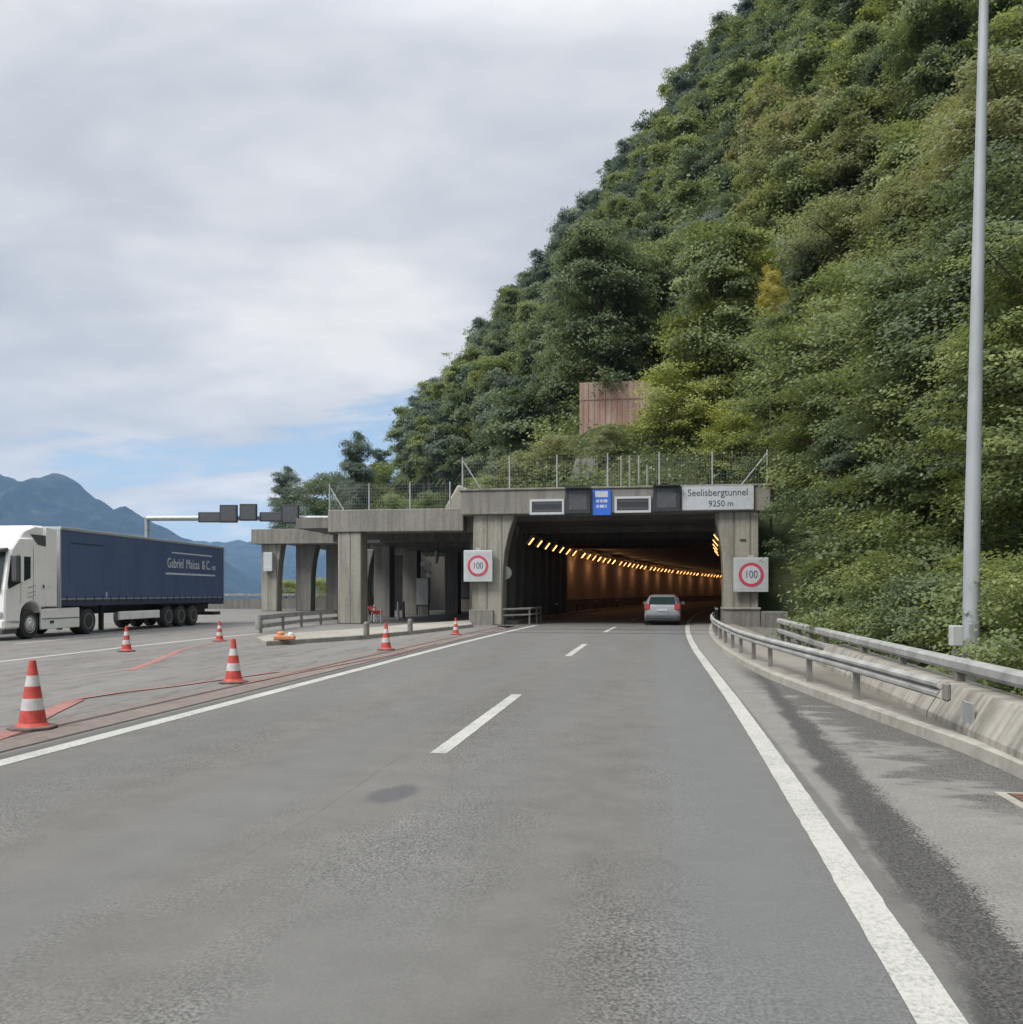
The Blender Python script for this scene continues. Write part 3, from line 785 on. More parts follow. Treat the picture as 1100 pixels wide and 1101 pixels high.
# ------------------------------------------------------------------ signs on the portal
def pz(px, Yw=PY):            # X where a photo column meets the portal plane
    xr = (px - CX) / F
    yc = Yw / (cY + xr * sY); return xr * yc * cY - yc * sY, yc
def rect(x0, y0, x1, y1, Yw=PY):
    a, ya = pz(x0, Yw); b, yb = pz(x1, Yw)
    return a, b, ZA(y1, (ya + yb) / 2), ZA(y0, (ya + yb) / 2)
a, b, z0, z1 = rect(733, 521.5, 810.5, 548.5)
t = thing('tunnel_name_sign', 'wide white tunnel name sign with dark lettering at the right end of the lintel', 'sign', ((a + b) / 2, PY - .10, (z0 + z1) / 2))
w_, h_ = (b - a) / 2, (z1 - z0) / 2
MB().box(-w_, w_, 0, .09, -h_, h_).build('panel', M['signwhite'], t, bevel=.015)
f = MB()
for (q0, q1, r0, r1) in ((-w_, w_, h_ - .035, h_), (-w_, w_, -h_, -h_ + .035), (-w_, -w_ + .035, -h_, h_), (w_ - .035, w_, -h_, h_)): f.box(q0 + .004, q1 - .004, -.012, -.003, r0, r1)
f.build('sign_border', M['galv'], t)
words('Seelisbergtunnel', .46, 'lettering', M['ink'], t, (0, -.006, .22), sx=.92)
words('9250 m', .40, 'lettering', M['ink'], t, (0.15, -.006, -.30), sx=.95)
for (box, lab) in (((570, 537, 607, 553.5), 'dark white-framed message panel at the left, farthest from the name sign'), ((661, 534, 700, 551.5), 'dark white-framed message panel right of the blue sign')):
    a, b, z0, z1 = rect(*box)
    t = thing('message_panel', lab, 'message panel', ((a + b) / 2, PY - .12, (z0 + z1) / 2)); w_, h_ = (b - a) / 2, (z1 - z0) / 2
    MB().box(-w_ + .1, w_ - .1, -.02, .10, -h_ + .1, h_ - .1).build('display', M['matrix'], t)
    f = MB().box(-w_, w_, -.05, .11, h_ - .11, h_).box(-w_, w_, -.05, .11, -h_, -h_ + .11).box(-w_, -w_ + .11, -.048, .108, -h_ + .1, h_ - .1).box(w_ - .11, w_, -.048, .108, -h_ + .1, h_ - .1)
    f.build('frame', M['signwhite'], t)
    for q in (-.18, .18): MB().box(-w_ + .16, w_ - .16, -.026, -.021, q - .05, q + .05).build('text_row', M['matrixgrey'], t)
for (box, lab) in (((608, 524.5, 635.5, 553), 'square dark lane signal box left of the blue sign'), ((702, 522, 731.5, 551), 'square dark lane signal box left of the tunnel name sign')):
    a, b, z0, z1 = rect(*box)
    t = thing('lane_signal', lab, 'lane signal', ((a + b) / 2, PY - .25, (z0 + z1) / 2)); w_, h_ = (b - a) / 2, (z1 - z0) / 2
    MB().box(-w_, w_, 0, .25, -h_, h_).build('housing', M['matrix'], t, bevel=.03)
    MB().box(-w_ * .68, w_ * .68, -.012, -.002, -h_ * .68, h_ * .72).build('signal_face', M['matrixgrey'], t)
    MB().prism([(-.22, h_ * .98), (0, h_ * .98), (0, h_ * .92), (-.22, h_ * .90)], -w_, w_, 'yz').build('visor', M['matrix'], t)
a, b, z0, z1 = rect(637, 527, 657, 554)
t = thing('information_sign', 'blue upright sign with a white top panel between the lane signals', 'sign', ((a + b) / 2, PY - .09, (z0 + z1) / 2)); w_, h_ = (b - a) / 2, (z1 - z0) / 2
MB().box(-w_, w_, 0, .07, -h_, h_).build('panel', M['blue'], t, bevel=.01)
MB().box(-w_ * .68, w_ * .68, -.008, -.002, h_ * .42, h_ * .9).build('white_panel', M['signwhite'], t)
mk = MB()
for r_, segs in ((.12, ((-.6, -.25), (-.15, .1), (.2, .62))), (-.3, ((-.55, -.3), (-.2, .3), (.4, .55)))):
    for (p, q) in segs: mk.box(w_ * p, w_ * q, -.008, -.002, h_ * r_ - .07, h_ * r_ + .07)
mk.build('lettering', M['signwhite'], t)
def speed(box, Yw, lab):
    a, b, z0, z1 = rect(*box, Yw); w_, h_ = (b - a) / 2, (z1 - z0) / 2
    t = thing('speed_sign', lab, 'speed sign', ((a + b) / 2, Yw, (z0 + z1) / 2))
    MB().box(-w_, w_, 0, .22, -h_, h_).build('housing', M['signgrey'], t, bevel=.02)
    MB().box(-w_ * .84, w_ * .84, -.008, -.002, -h_ * .84, h_ * .86).build('face', M['signface'], t)
    r = min(w_, h_) * .72
    MB().lathe([(r * .74, -.02), (r, -.02), (r, -.009), (r * .74, -.009)], 40, axis='y').build('red_ring', M['signred'], t)
    MB().lathe([(r * .745, -.026), (r * .745, -.0215)], 40, axis='y').build('disc', M['signwhite'], t)
    words('100', r * .88, 'lettering', M['ink'], t, (0, -.029, 0), sx=.8)
    MB().box(-.12, .12, .02, .16, h_ + .01, h_ + .12).build('flasher', M['boxgrey'], t)
    MB().box(-.08, .08, .2, .44, -.3, .3).build('bracket', M['post'], t)
speed((789, 599.5, 826.5, 636.5), PY - .15, '100 speed limit sign in a grey square box on the right portal pillar')
speed((498.5, 591.5, 529.5, 625.5), PY - .15, '100 speed limit sign in a grey square box on the left portal pillar')
a, yc_ = pz(543.5, 44.0)
t = thing('convex_mirror', 'round pale convex disc beside the left portal pillar', 'convex mirror', (a, 43.9, ZA(616, yc_)), 0)
MB().lathe([(.02, -.07), (.2, -.055), (.33, -.01), (.33, .03), (.05, .04)], 28, axis='y').build('disc', M['boxgrey'], t, smooth=True)
MB().box(-.06, .06, -.08, -.06, -.2, .2).build('dark_bar', M['post'], t)
MB().box(-.55, 0, .03, .08, -.03, .03).build('arm', M['post'], t)

# ------------------------------------------------------------------ galleries left of the portal
GY = 43.7
t = thing('gallery', 'flat-roofed concrete gallery on square columns left of the tunnel portal', 'gallery')
MB().box(-16.45, -9.36, GY, GY + 1.3, 4.68, 5.82).build('gallery_beam', M['conc'], t, bevel=.03)
MB().box(-9.36, -8.9, GY + .8, GY + 1.3, 4.68, 5.4).build('gallery_beam', M['conc'], t)
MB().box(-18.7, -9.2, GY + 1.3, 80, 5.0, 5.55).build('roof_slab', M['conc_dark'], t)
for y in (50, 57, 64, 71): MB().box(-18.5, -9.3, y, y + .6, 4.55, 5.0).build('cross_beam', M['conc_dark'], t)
MB().prism([(-15.95, 0), (-14.72, 0), (-14.72, 4.68), (-15.95, 4.68)], GY + .1, GY + 1.2, 'xz').build('column', M['conc_board'], t, bevel=.04)
def colm(px0, px1, yc, ztop, t, mat, haunch=0.0):
    a = AT(px0, yc); b = AT(px1, yc); w_ = b.x - a.x
    P = [(a.x, 0), (b.x, 0), (b.x + haunch * .1, ztop * .5), (b.x + haunch * .4, ztop * .75), (b.x + haunch, ztop), (a.x, ztop)]
    MB().prism(P, a.y, a.y + 1.1, 'xz').build('column', mat, t, bevel=.04)
colm(402, 420, 57, 4.6, t, M['conc_dark']); colm(433, 449, 63, 4.6, t, M['conc_dark'])
colm(478, 493, 66, 4.6, t, M['conc_dark']); colm(386, 395, 62, 4.6, t, M['conc_dark'], .5)
MB().box(-24.5, -9.6, 79, 79.6, 0, 5).build('back_wall', M['conc_darker'], t)
MB().box(-9.3, -9.0, GY + 1.3, 80, 0, 5).build('side_wall', M['conc_darker'], t)
for (a_, b_) in ((-17.2, -15.0), (-14.2, -12.0), (-11.4, -9.9)):
    MB().box(a_, b_, 78.86, 78.98, 1.2, 4.0).build('dark_window', M['matrix'], t)  # flat dark panels stand in for window openings in the back wall
t2 = t
t = thing('gallery', 'lower concrete gallery with flared columns farther back, open to the lake', 'gallery')
a = AT(270, 76); b = AT(384, 76)
MB().box(a.x, b.x + 3, a.y, a.y + 1.2, 5.72, 6.98).build('gallery_beam', M['conc'], t, bevel=.03)
MB().box(a.x + .3, b.x + 3.2, a.y + 1.2, a.y + 30, 6.0, 6.6).build('roof_slab', M['conc_dark'], t)
colm(281, 299, 76.4, 5.72, t, M['conc_board'], .4); colm(318, 335, 77.4, 5.72, t, M['conc_dark'], .5); colm(350.5, 364, 78.4, 5.72, t, M['conc_dark'], .35)
colm(372, 384, 79.4, 5.72, t, M['conc_dark'], .35)
p = AT(289, 75.9)
tag(MB().box(p.x - .45, p.x + .35, p.y - .1, p.y + .28, 3.4, 5.0).build('wall_cabinet', M['signgrey'], bevel=.03), 'pale box fixed high on the outermost gallery column', 'cabinet')
# things inside the gallery
p = AT(455, 61.5)
t = thing('control_cabinet', 'grey control cabinet leaning against a column inside the gallery', 'control cabinet', (p.x, p.y, 0.5))
MB().box(-.42, .42, -.2, .3, 0.25, 2.0).build('body', M['boxgrey'], t, bevel=.03)
MB().box(-.46, .46, -.25, .33, 2.0, 2.08).build('lid', M['boxgrey'], t)
MB().box(-.36, .36, -.1, .25, -.5, .25).build('plinth', M['conc_dark'], t)
for q, (px, py, r) in enumerate(((455, 606, .2), (461, 607, .16), (460, 618.5, .16))):
    p = AT(px, 60.5, ZA(py, 60.5))
    t = thing('floodlight', ('larger pale floodlight over the control cabinet', 'smaller pale floodlight next to the larger one', 'lowest pale floodlight just above the cabinet')[q], 'floodlight', p)
    MB().lathe([(r * .5, .2), (r, .04), (r, 0)], 16, axis='y').build('shell', M['boxgrey'], t)
    MB().lathe([(r * .9, -.012), (r * .9, -.002)], 16, axis='y').build('lens', M['signwhite'], t)
    MB().tube([(0, .1, 0), (0, .1, -.5), (0, .9, -.5)], .03, 6).build('bracket', M['post'], t)
p = AT(469, 62, ZA(599, 62))
tag(MB().tube([(p.x, p.y, p.z - .45), (p.x + .05, p.y, p.z + .1), (p.x, p.y, p.z + .45)], [.1, .16, .1], 10).build('hanging_lamp', M['boxgrey']), 'pale upright lamp in the dark gallery left of the speed sign', 'lamp')
p = AT(396, 50, 4.35)
tag(MB().box(p.x - .9, p.x + .7, p.y - .1, p.y + .1, 4.38, 4.54).build('strip_light', M['signwhite']), 'pale strip light under the gallery roof behind the front column', 'strip light')
for q, (px, yc, h) in enumerate(((391, 47.5, .8), (398, 48.5, .9), (405, 47, .7))):
    p = AT(px, yc)
    t = thing('barrier_trestle', ('red and white trestle closest to the front column', 'middle red and white trestle in the gallery mouth', 'shorter trestle at the right of the three')[q], 'trestle', p)
    for s in (-1, 1): MB().tube([(s * .3, -.25, 0), (s * .22, 0, h), (s * .3, .25, 0)], .035, 6).build('leg', M['signwhite'], t)
    MB().box(-.32, .32, -.05, -.02, h - .25, h - .05).build('board', M['conered'], t)
for q, (px, yc) in enumerate(((428, 53), (434, 54.5))):
    p = AT(px, yc)
    o = MB().tube([p, p + Vector((0, 0, 1.05))], [.09, .06], 8).build('marker_post', M['signwhite' if q == 0 else 'matrix'])
    tag(o, ('pale marker post standing between two gallery columns', 'dark marker post beside a pale one between gallery columns')[q], 'marker post')

# traffic island with stubs and the low rail
isl = [G(x, y, 0) for x, y in ((276, 690), (286, 694.5), (340, 691), (390, 687.5), (449, 681.5), (508, 674.5))]
isb = [G(x, y, 0) for x, y in ((505, 669.5), (440, 674.5), (390, 679.5), (340, 683), (290, 687))]
poly = [(p.x, p.y) for p in isl + isb]
struct(MB().prism(poly, -.02, .15, 'xy').build('traffic_island', M['kerbc'], bevel=.02))
for px, py in ((394, 683), (441, 678.5)):
    p = G(px, py, .15)
    tag(MB().lathe([(.1, 0), (.1, .4), (.07, .46)], 12, c=(p.x, p.y, .15)).build('bollard', M['post']), 'short dark stub bollard on the pale traffic island', 'bollard', 'stub bollards on the traffic island')
p = G(306, 688, .15)
t = thing('warning_lamp', 'small orange warning lamp lying flat on the island tip', 'warning lamp', (p.x, p.y, .15), .3)
MB().box(-.32, .32, -.14, .14, 0, .14).build('body', M['orange'], t, bevel=.03)
MB().lathe([(.12, 0), (.11, .08), (.05, .12)], 14, c=(-.12, 0, .14)).build('lens', M['orange'], t)
MB().lathe([(.1, 0), (.09, .06), (.04, .09)], 14, c=(.18, 0, .14)).build('lens', M['lampoff'], t)
t = thing('guard_rail', 'low weathered steel rail with rounded end ahead of the gallery front column', 'guard rail')
pr = [G(278, 681), G(302, 677), G(322, 674), G(343, 671.8), G(362, 670)]
pr = [(q.x, q.y) for q in pr]
MB().sweep(pr, [(0.05, .50), (-.03, .52), (-.05, .6), (-.03, .68), (.05, .70)]).build('rail_beam', M['rail'], t)
MB().sweep(pr, [(0.05, .18), (-.02, .2), (-.02, .32), (.05, .34)]).build('lower_beam', M['rail'], t)
MB().lathe([(.13, .12), (.13, .72)], 14, c=(pr[0][0], pr[0][1], 0)).build('end_cap', M['rail'], t)
for q in pr: MB().box(q[0] + .05, q[0] + .14, q[1] - .04, q[1] + .05, 0, .6).build('post', M['post'], t)

# barrier at the lake side
t = thing('lakeside_barrier', 'dark concrete barrier wall with pale rail along the far carriageway edge', 'barrier wall')
e0, e1 = W(-75, 86), W(-12, 88)
d = (e1 - e0).normalized(); nrm = Vector((d.y, -d.x, 0))
MB().sweep([e0, e1], [(0, 0), (0.05, 1.0), (.35, 1.0), (.4, 0)]).build('wall', M['conc_dark'], t)
MB().sweep([e0, e1], [(0, 1.28), (0, 1.5), (.1, 1.5), (.1, 1.28)]).build('top_rail', M['rail'], t)
for k in range(26):
    q = e0 + d * (2.4 * k + 1); MB().obox((q.x, q.y, 0) + nrm * .2 if False else Vector((q.x, q.y, 0)) + nrm * .2, d, nrm, .05, .05, 1.0, 1.45).build('post', M['post'], t)

# sign gantry over the far carriageway
gy = 66
t = thing('sign_gantry', 'slender grey gantry arm reaching over the far carriageway behind the lorry', 'sign gantry')
p = AT(158, gy); q = AT(368, gy); zt = ZA(557, gy)
MB().tube([p, p + Vector((0, 0, zt + .1))], [.2, .16], 12).build('gantry_post', M['galv'], t)
MB().tube([p + Vector((0, 0, zt - .02)), p.lerp(q, .45) + Vector((0, 0, zt)), q + Vector((0, 0, zt))], [.2, .2, .16], 10).build('gantry_arm', M['galv'], t)
for box, nm, lab in (((213, 551, 238, 562), 'gantry_sign', 'flat wide dark sign at the left of the gantry row'), ((236, 543.5, 255, 562.5), 'gantry_signal', 'square dark signal box second on the gantry row'), ((257.5, 542.5, 276, 560.5), 'gantry_signal', 'square dark signal box in the middle of the gantry row'), ((279, 551, 304, 561), 'gantry_sign', 'flat wide dark sign right of the middle gantry box'), ((303, 543.5, 321, 563.5), 'gantry_signal', 'square dark signal box at the right of the gantry row')):
    dy = .35 if nm == 'gantry_sign' else .55
    a = AT(box[0], gy - dy); b = AT(box[2], gy - dy); z1, z0 = ZA(box[1], gy), ZA(box[3], gy)
    o = thing(nm, lab, 'gantry sign', ((a.x + b.x) / 2, (a.y + b.y) / 2, (z0 + z1) / 2), YAW); w_, h_ = (b - a).length / 2, (z1 - z0) / 2
    MB().box(-w_, w_, -.02, .22, -h_, h_).build('housing', M['matrix'], o, bevel=.03)
    MB().box(-w_ * .85, w_ * .85, -.035, -.021, -h_ * .82, h_ * .82).build('face', M['matrixgrey'], o)

# concrete behind the fence, rusty retaining wall above
p0 = AT(622, 63); p1 = AT(752, 63)
t = thing('retaining_wall', 'rust-streaked ribbed concrete retaining wall above the tunnel roof amid bushes', 'retaining wall')
zt, zb = ZA(408, 63), ZA(480, 63)
MB().box(p0.x, p1.x + 2, p0.y + 1, p0.y + 1.8, zb - 4, zt).build('wall', M['rust'], t, bevel=.03)
r_ = MB()
n = 26
for k in range(n):
    x = p0.x + (p1.x + 2 - p0.x) * (k + .5) / n; r_.box(x - .03, x + .03, p0.y + .96, p0.y + .995, zb - 4, zt - .02)
r_.box(p0.x + .02, p1.x + 2, p0.y + .94, p0.y + .958, zt - 1.25, zt - 1.19)
r_.build('wall_ribs', M['rust'], t)
p0 = AT(610, 54); p1 = AT(642, 54)
t = thing('headwall', 'pale ribbed concrete block half hidden behind the roof fence', 'concrete block')
MB().prism([(p0.x - .6, 5.5), (p1.x + .4, 5.5), (p1.x, 9.7), (p0.x + .5, 9.7)], p0.y, p0.y + 2, 'xz').build('block', M['ribbed'], t)
for px in (668, 677, 687, 696):
    p = AT(px, 50)
    tag(MB().tube([(p.x, p.y, 6.2), (p.x, p.y, ZA(490 if px < 690 else 500, 50))], .06, 6).build('stake', M['kerbc']), 'thin pale stake standing in the bushes behind the roof fence', 'stake', 'pale stakes behind the roof fence')
p0 = AT(476, 52)
tag(MB().prism([(p0.x - .2, 5.5), (p0.x + 1.9, 5.5), (p0.x + 1.5, 7.6), (p0.x + .9, 7.9), (p0.x + .2, 6.7)], p0.y, p0.y + 1.2, 'xz').build('concrete_block', M['kerbc'], bevel=.1), 'broken pale concrete block on the gallery roof', 'concrete block')

# wire fences on the roofs
def fence(label, pts, zb, h, braces, lean=0.0):
    t = thing('wire_fence', label, 'wire fence')
    for (x, y) in pts: MB().tube([(x, y, zb), (x, y, zb + h)], .045, 8).build('post', M['galv'], t)
    for (i, j, s) in braces:
        (x, y), (x2, y2) = pts[i], pts[j]
        u = s / max(.01, math.hypot(x2 - x, y2 - y))
        MB().tube([(x, y, zb + h * .9), (x + (x2 - x) * u, y + (y2 - y) * u, zb)], .035, 6).build('brace', M['galv'], t)
    m_ = MB()
    for (x, y), (x2, y2) in zip(pts, pts[1:]):
        L = math.hypot(x2 - x, y2 - y); n = int(L / .13)
        for k in range(1, n):
            f = k / n; m_.tube([(x + (x2 - x) * f, y + (y2 - y) * f, zb + .02), (x + (x2 - x) * f, y + (y2 - y) * f, zb + h * .95)], 0.0035, 3, cap=False)
        for k in range(9):
            z = zb + .05 + k * (h * .9) / 8; m_.tube([(x, y, z), (x2, y2, z)], 0.0035, 3, cap=False)
    m_.build('wire_mesh', M['galv'], t)
    return t
fy = PY + .9
fx = [pz(px, fy)[0] for px in (497.5, 548, 599, 653.5, 709, 766, 825)]
fence('wire mesh fence with grey posts along the top of the portal lintel', [(x, fy) for x in fx], 6.68, 1.72, ((0, 1, 1.0), (6, 5, 1.25)))
fy = GY + .9
fx = [pz(px, fy)[0] for px in (354.5, 397, 441, 484)]
fence('wire mesh fence with grey posts along the gallery roof edge', [(x, fy) for x in fx], 5.82, 1.45, ((0, 1, .8),))
# ------------------------------------------------------------------ the lorry
A0 = math.atan2(1.0, 0.09) + YAW          # local +x runs back along the lorry, local +y away from us
o0 = W(-16.63, 29.3)
truck = thing('articulated_lorry', 'white lorry cab pulling a long navy curtain-sided trailer', 'lorry', o0, A0)
cab = MB().prism([(0.02, .55), (0.0, 1.05), (.04, 1.7), (.22, 2.55), (.36, 3.05), (.75, 3.45), (2.25, 3.5), (2.25, 1.08), (2.0, 1.08), (1.98, .85), (1.9, 1.05), (1.68, 1.22), (1.4, 1.28), (1.12, 1.22), (.9, 1.05), (.82, .8), (.8, .5)], 0.0, 2.5, 'xz').build('cab', M['cabwhite'], truck, bevel=.05)
MB().prism([(.80, 3.40), (1.15, 3.72), (1.75, 3.93), (2.3, 3.95), (2.3, 3.4)], .12, 2.38, 'xz').build('roof_fairing', M['cabwhite'], truck, bevel=.06)
MB().prism([(2.26, 1.1), (2.9, 1.1), (2.9, 3.88), (2.26, 3.9)], .02, .08, 'xz').build('side_fairing', M['cabwhite'], truck, bevel=.01)
MB().prism([(2.26, 1.1), (2.9, 1.1), (2.9, 3.88), (2.26, 3.9)], 2.42, 2.48, 'xz').build('side_fairing', M['cabwhite'], truck, bevel=.01)
MB().prism([(1.32, 3.60), (2.2, 3.60), (2.2, 3.22), (1.75, 3.26)], -.012, -.002, 'xz').build('side_recess', M['cabgrey'], truck)
ws = MB().prism([(-.03, 1.62), (.015, 1.72), (.185, 2.52), (.315, 3.0), (.29, 3.02), (.15, 2.54)], .16, 2.34, 'xz').build('windscreen', M['glass'], truck)
MB().prism([(-.035, 2.92), (.30, 2.95), (.36, 3.10), (-.06, 3.02)], .1, 2.4, 'xz').build('sun_visor', M['cabgrey'], truck, bevel=.02)
MB().prism([(-.028, 1.62), (.012, 1.62), (.012, 1.15), (-.028, 1.15)], .3, 2.2, 'xz').build('grille', M['cabgrey'], truck)
MB().prism([(.30, 2.82), (1.34, 2.82), (1.34, 2.10), (.95, 1.98), (.18, 1.72), (.14, 1.9)], -.014, -.002, 'xz').build('side_window', M['glass'], truck)
MB().box(.80, .95, -.03, -.015, 1.95, 2.83).build('window_pillar', M['cabwhite'], truck)
mr = MB().box(.12, .34, -.36, -.12, 1.95, 2.85).build('mirror', M['cabgrey'], truck, bevel=.05)
MB().tube([(.25, -.2, 2.7), (.5, .02, 2.75)], .03, 6).build('mirror_arm', M['cabgrey'], mr)
MB().box(.12, .34, 2.62, 2.86, 1.95, 2.85).build('mirror', M['cabgrey'], truck, bevel=.05)
MB().box(-.06, .8, .0, 2.5, .38, .72).build('bumper', M['cabwhite'], truck, bevel=.06)
MB().box(-.04, .7, .05, 2.45, .22, .38).build('lower_bumper', M['cabgrey'], truck, bevel=.02)
for y in (.08, 1.92): MB().box(-.09, .25, y, y + .5, .76, .98).build('headlight', M['lampoff'], truck, bevel=.04)
st = MB()
for z in (1.55, 1.42, 1.75): st.prism([(1.2, z), (1.62, z + .08), (1.62, z + .11), (1.2, z + .03)], -.012, -.002, 'xz')
st.build('badge', M['alu'], truck)
d_ = MB().box(1.5, 1.512, -.006, .004, 1.3, 3.2).box(.82, .832, -.006, .004, 1.25, 1.95)
d_.build('door_gap', M['cabgrey'], truck)
MB().box(2.02, 2.06, -.05, -.01, 1.75, 1.87).build('handle', M['cabgrey'], truck)
def wheel(x, y0, y1, rimdeep=False):
    w_ = MB().lathe([(.30, y0), (.46, y0 - .0), (.505, y0 + .06), (.505, y1 - .06), (.46, y1), (.30, y1)], 28, c=(x, 0, .505), axis='y').build('wheel', M['rubber'], truck, smooth=True)
    if rimdeep: pr_ = [(.03, y0 + .10), (.12, y0 + .10), (.15, y0 + .14), (.24, y0 + .12), (.285, y0 - .004), (.295, y0 - .004), (.297, y0 + .01)]
    else: pr_ = [(.02, y0 - .07), (.10, y0 - .07), (.12, y0 - .02), (.2, y0 - .03), (.26, y0 + .02), (.285, y0 - .006), (.297, y0 - .006), (.298, y0 + .01)]
    MB().lathe(pr_, 24, c=(x, 0, .505), axis='y').build('rim', M['rim'], w_, smooth=True)
for x, dp in ((1.4, False), (5.0, True)):
    wheel(x, .05, .37 if not dp else .6, dp); wheel(x, 2.13 if not dp else 1.9, 2.45, dp)
for x in (11.5, 12.78, 14.06):
    wheel(x, .05, .42, True); wheel(x, 2.08, 2.45, True)
sk = MB().prism([(2.02, .30), (4.35, .30), (4.35, 1.05), (2.02, 1.02)], .03, .12, 'xz').build('side_skirt', M['cabwhite'], truck, bevel=.02)
MB().box(2.04, 4.34, .018, .028, .66, .685).build('skirt_gap', M['cabgrey'], sk)
MB().box(2.5, 2.72, .015, .029, .5, .6).build('step_hole', M['slot'], sk)
MB().box(2.4, 5.9, .75, 1.75, .5, 1.02).build('chassis', M['chassis'], truck)
MB().prism([(4.45, .95), (4.6, 1.1), (5.4, 1.1), (5.6, .9), (5.6, .84), (5.4, 1.04), (4.6, 1.04), (4.5, .9)], .05, .6, 'xz').build('mudguard', M['chassis'], truck)
tp_ = MB().box(3.12, 17.45, 0, 2.5, 1.38, 3.88).build('curtain', M['tarp'], truck, bevel=.01)
sw_ = MB()
for k in range(12): sw_.box(3.6 + 1.2 * k, 3.64 + 1.2 * k, -.006, -.001, 1.40, 3.86)
sw_.build('curtain_straps', M['tarp'], tp_)
bk_ = MB()
for k in range(24): bk_.box(3.45 + .6 * k, 3.50 + .6 * k, -.02, -.006, 1.22, 1.46)
bk_.build('strap_buckles', M['chassis'], truck)
MB().box(3.10, 17.5, -.02, 2.52, 3.88, 3.99).build('roof_rail', M['alu'], truck, bevel=.01)
MB().box(17.45, 17.52, -.02, 2.52, 1.0, 3.88).build('rear_frame', M['alu'], truck)
MB().box(3.04, 3.12, -.01, 2.51, 1.05, 3.9).build('front_frame', M['alu'], truck)
MB().box(3.12, 17.45, .0, 2.5, 1.10, 1.335).build('side_skirt', M['tarpdark'], truck)
MB().box(3.12, 17.45, -.012, 2.512, 1.335, 1.38).build('lower_rail', M['alu'], truck)
MB().box(5.0, 17.4, .8, 1.7, .75, 1.10).build('trailer_chassis', M['chassis'], truck)
MB().box(7.25, 10.6, .02, .14, .48, .82).build('side_guard', M['cabwhite'], truck, bevel=.015)
MB().box(6.35, 6.5, .3, .45, .1, 1.1).build('landing_leg', M['chassis'], truck)
MB().box(6.35, 6.5, 2.05, 2.2, .1, 1.1).build('landing_leg', M['chassis'], truck)
MB().box(16.6, 17.3, .1, 2.4, .45, .62).build('rear_bumper', M['chassis'], truck)
MB().box(10.8, 14.9, .1, .55, 1.03, 1.08).build('mudguard', M['chassis'], truck)
MB().box(14.9, 15.9, .3, 2.2, .62, 1.05).build('tool_box', M['chassis'], truck, bevel=.02)
MB().box(6.12, 6.2, -.012, -.003, 1.42, 1.62).build('marker_plate', M['letters'], truck)
for wd_t, wx, ws_ in (('Gabriel', 12.05, .64), ('Maissa', 13.85, .64), ('& C.', 15.35, .64), ('snc', 16.25, .44)):
    words(wd_t, ws_, 'lettering', M['letters'], truck, (wx, -.014, 2.93 if ws_ > .5 else 2.86), sx=.86)
words('TRASPORTI INTERNAZIONALI', .23, 'lettering', M['letters'], truck, (14.0, -.014, 3.42), sx=.9) if False else None
MB().box(11.7, 16.0, -.012, -.004, 3.40, 3.46).build('lettering_line', M['letters'], truck)
MB().box(11.1, 16.4, -.012, -.004, 2.42, 2.50).build('lettering_line', M['letters'], truck)
MB().box(3.7, 5.9, -.012, -.004, 3.42, 3.46).build('faded_line', M['tarpdark'], truck)

# ------------------------------------------------------------------ the car in the tunnel mouth
cp = G(712, 672.5)
car = thing('parked_car' if False else 'car', 'silver hatchback seen from behind entering the tunnel', 'car', (cp.x, cp.y, 0), -.04)
stn = [(0.0, .70, .42, .92, .70, .94, .66), (.07, .84, .26, 1.00, .83, 1.05, .72), (.42, .87, .20, 1.0, .86, 1.40, .60), (.85, .88, .20, .99, .87, 1.49, .60), (2.0, .88, .20, .97, .87, 1.50, .61), (2.7, .88, .20, .96, .86, 1.40, .60), (3.35, .87, .20, .95, .85, 1.0, .68), (4.1, .83, .24, .78, .80, .82, .62), (4.3, .66, .36, .62, .64, .64, .5)]
vs = []; fs = []
for (y, hl, zb, zt, hb, zr, hr) in stn:
    vs += [(-hl * .92, y, zb), (-hl, y, zb + .18), (-hb, y, zt), (-hr, y, zr - .03), (-hr * .8, y, zr), (hr * .8, y, zr), (hr, y, zr - .03), (hb, y, zt), (hl, y, zb + .18), (hl * .92, y, zb)]
for i in range(len(stn) - 1):
    for k in range(10): fs.append((i * 10 + k, i * 10 + (k + 1) % 10, (i + 1) * 10 + (k + 1) % 10, (i + 1) * 10 + k))
fs += [tuple(range(10)), tuple(range(80, 90))[::-1]]
MB().add(vs, fs).build('body', M['silver'], car, smooth=True)
MB().add([(-.66, .02, 1.03), (.66, .02, 1.03), (.57, .36, 1.38), (-.57, .36, 1.38), (-.66, .09, 1.02), (.66, .09, 1.02), (.57, .42, 1.36), (-.57, .42, 1.36)], [(0, 1, 2, 3), (7, 6, 5, 4), (0, 4, 5, 1), (2, 6, 7, 3), (0, 3, 7, 4), (1, 5, 6, 2)]).build('rear_window', M['glass'], car)
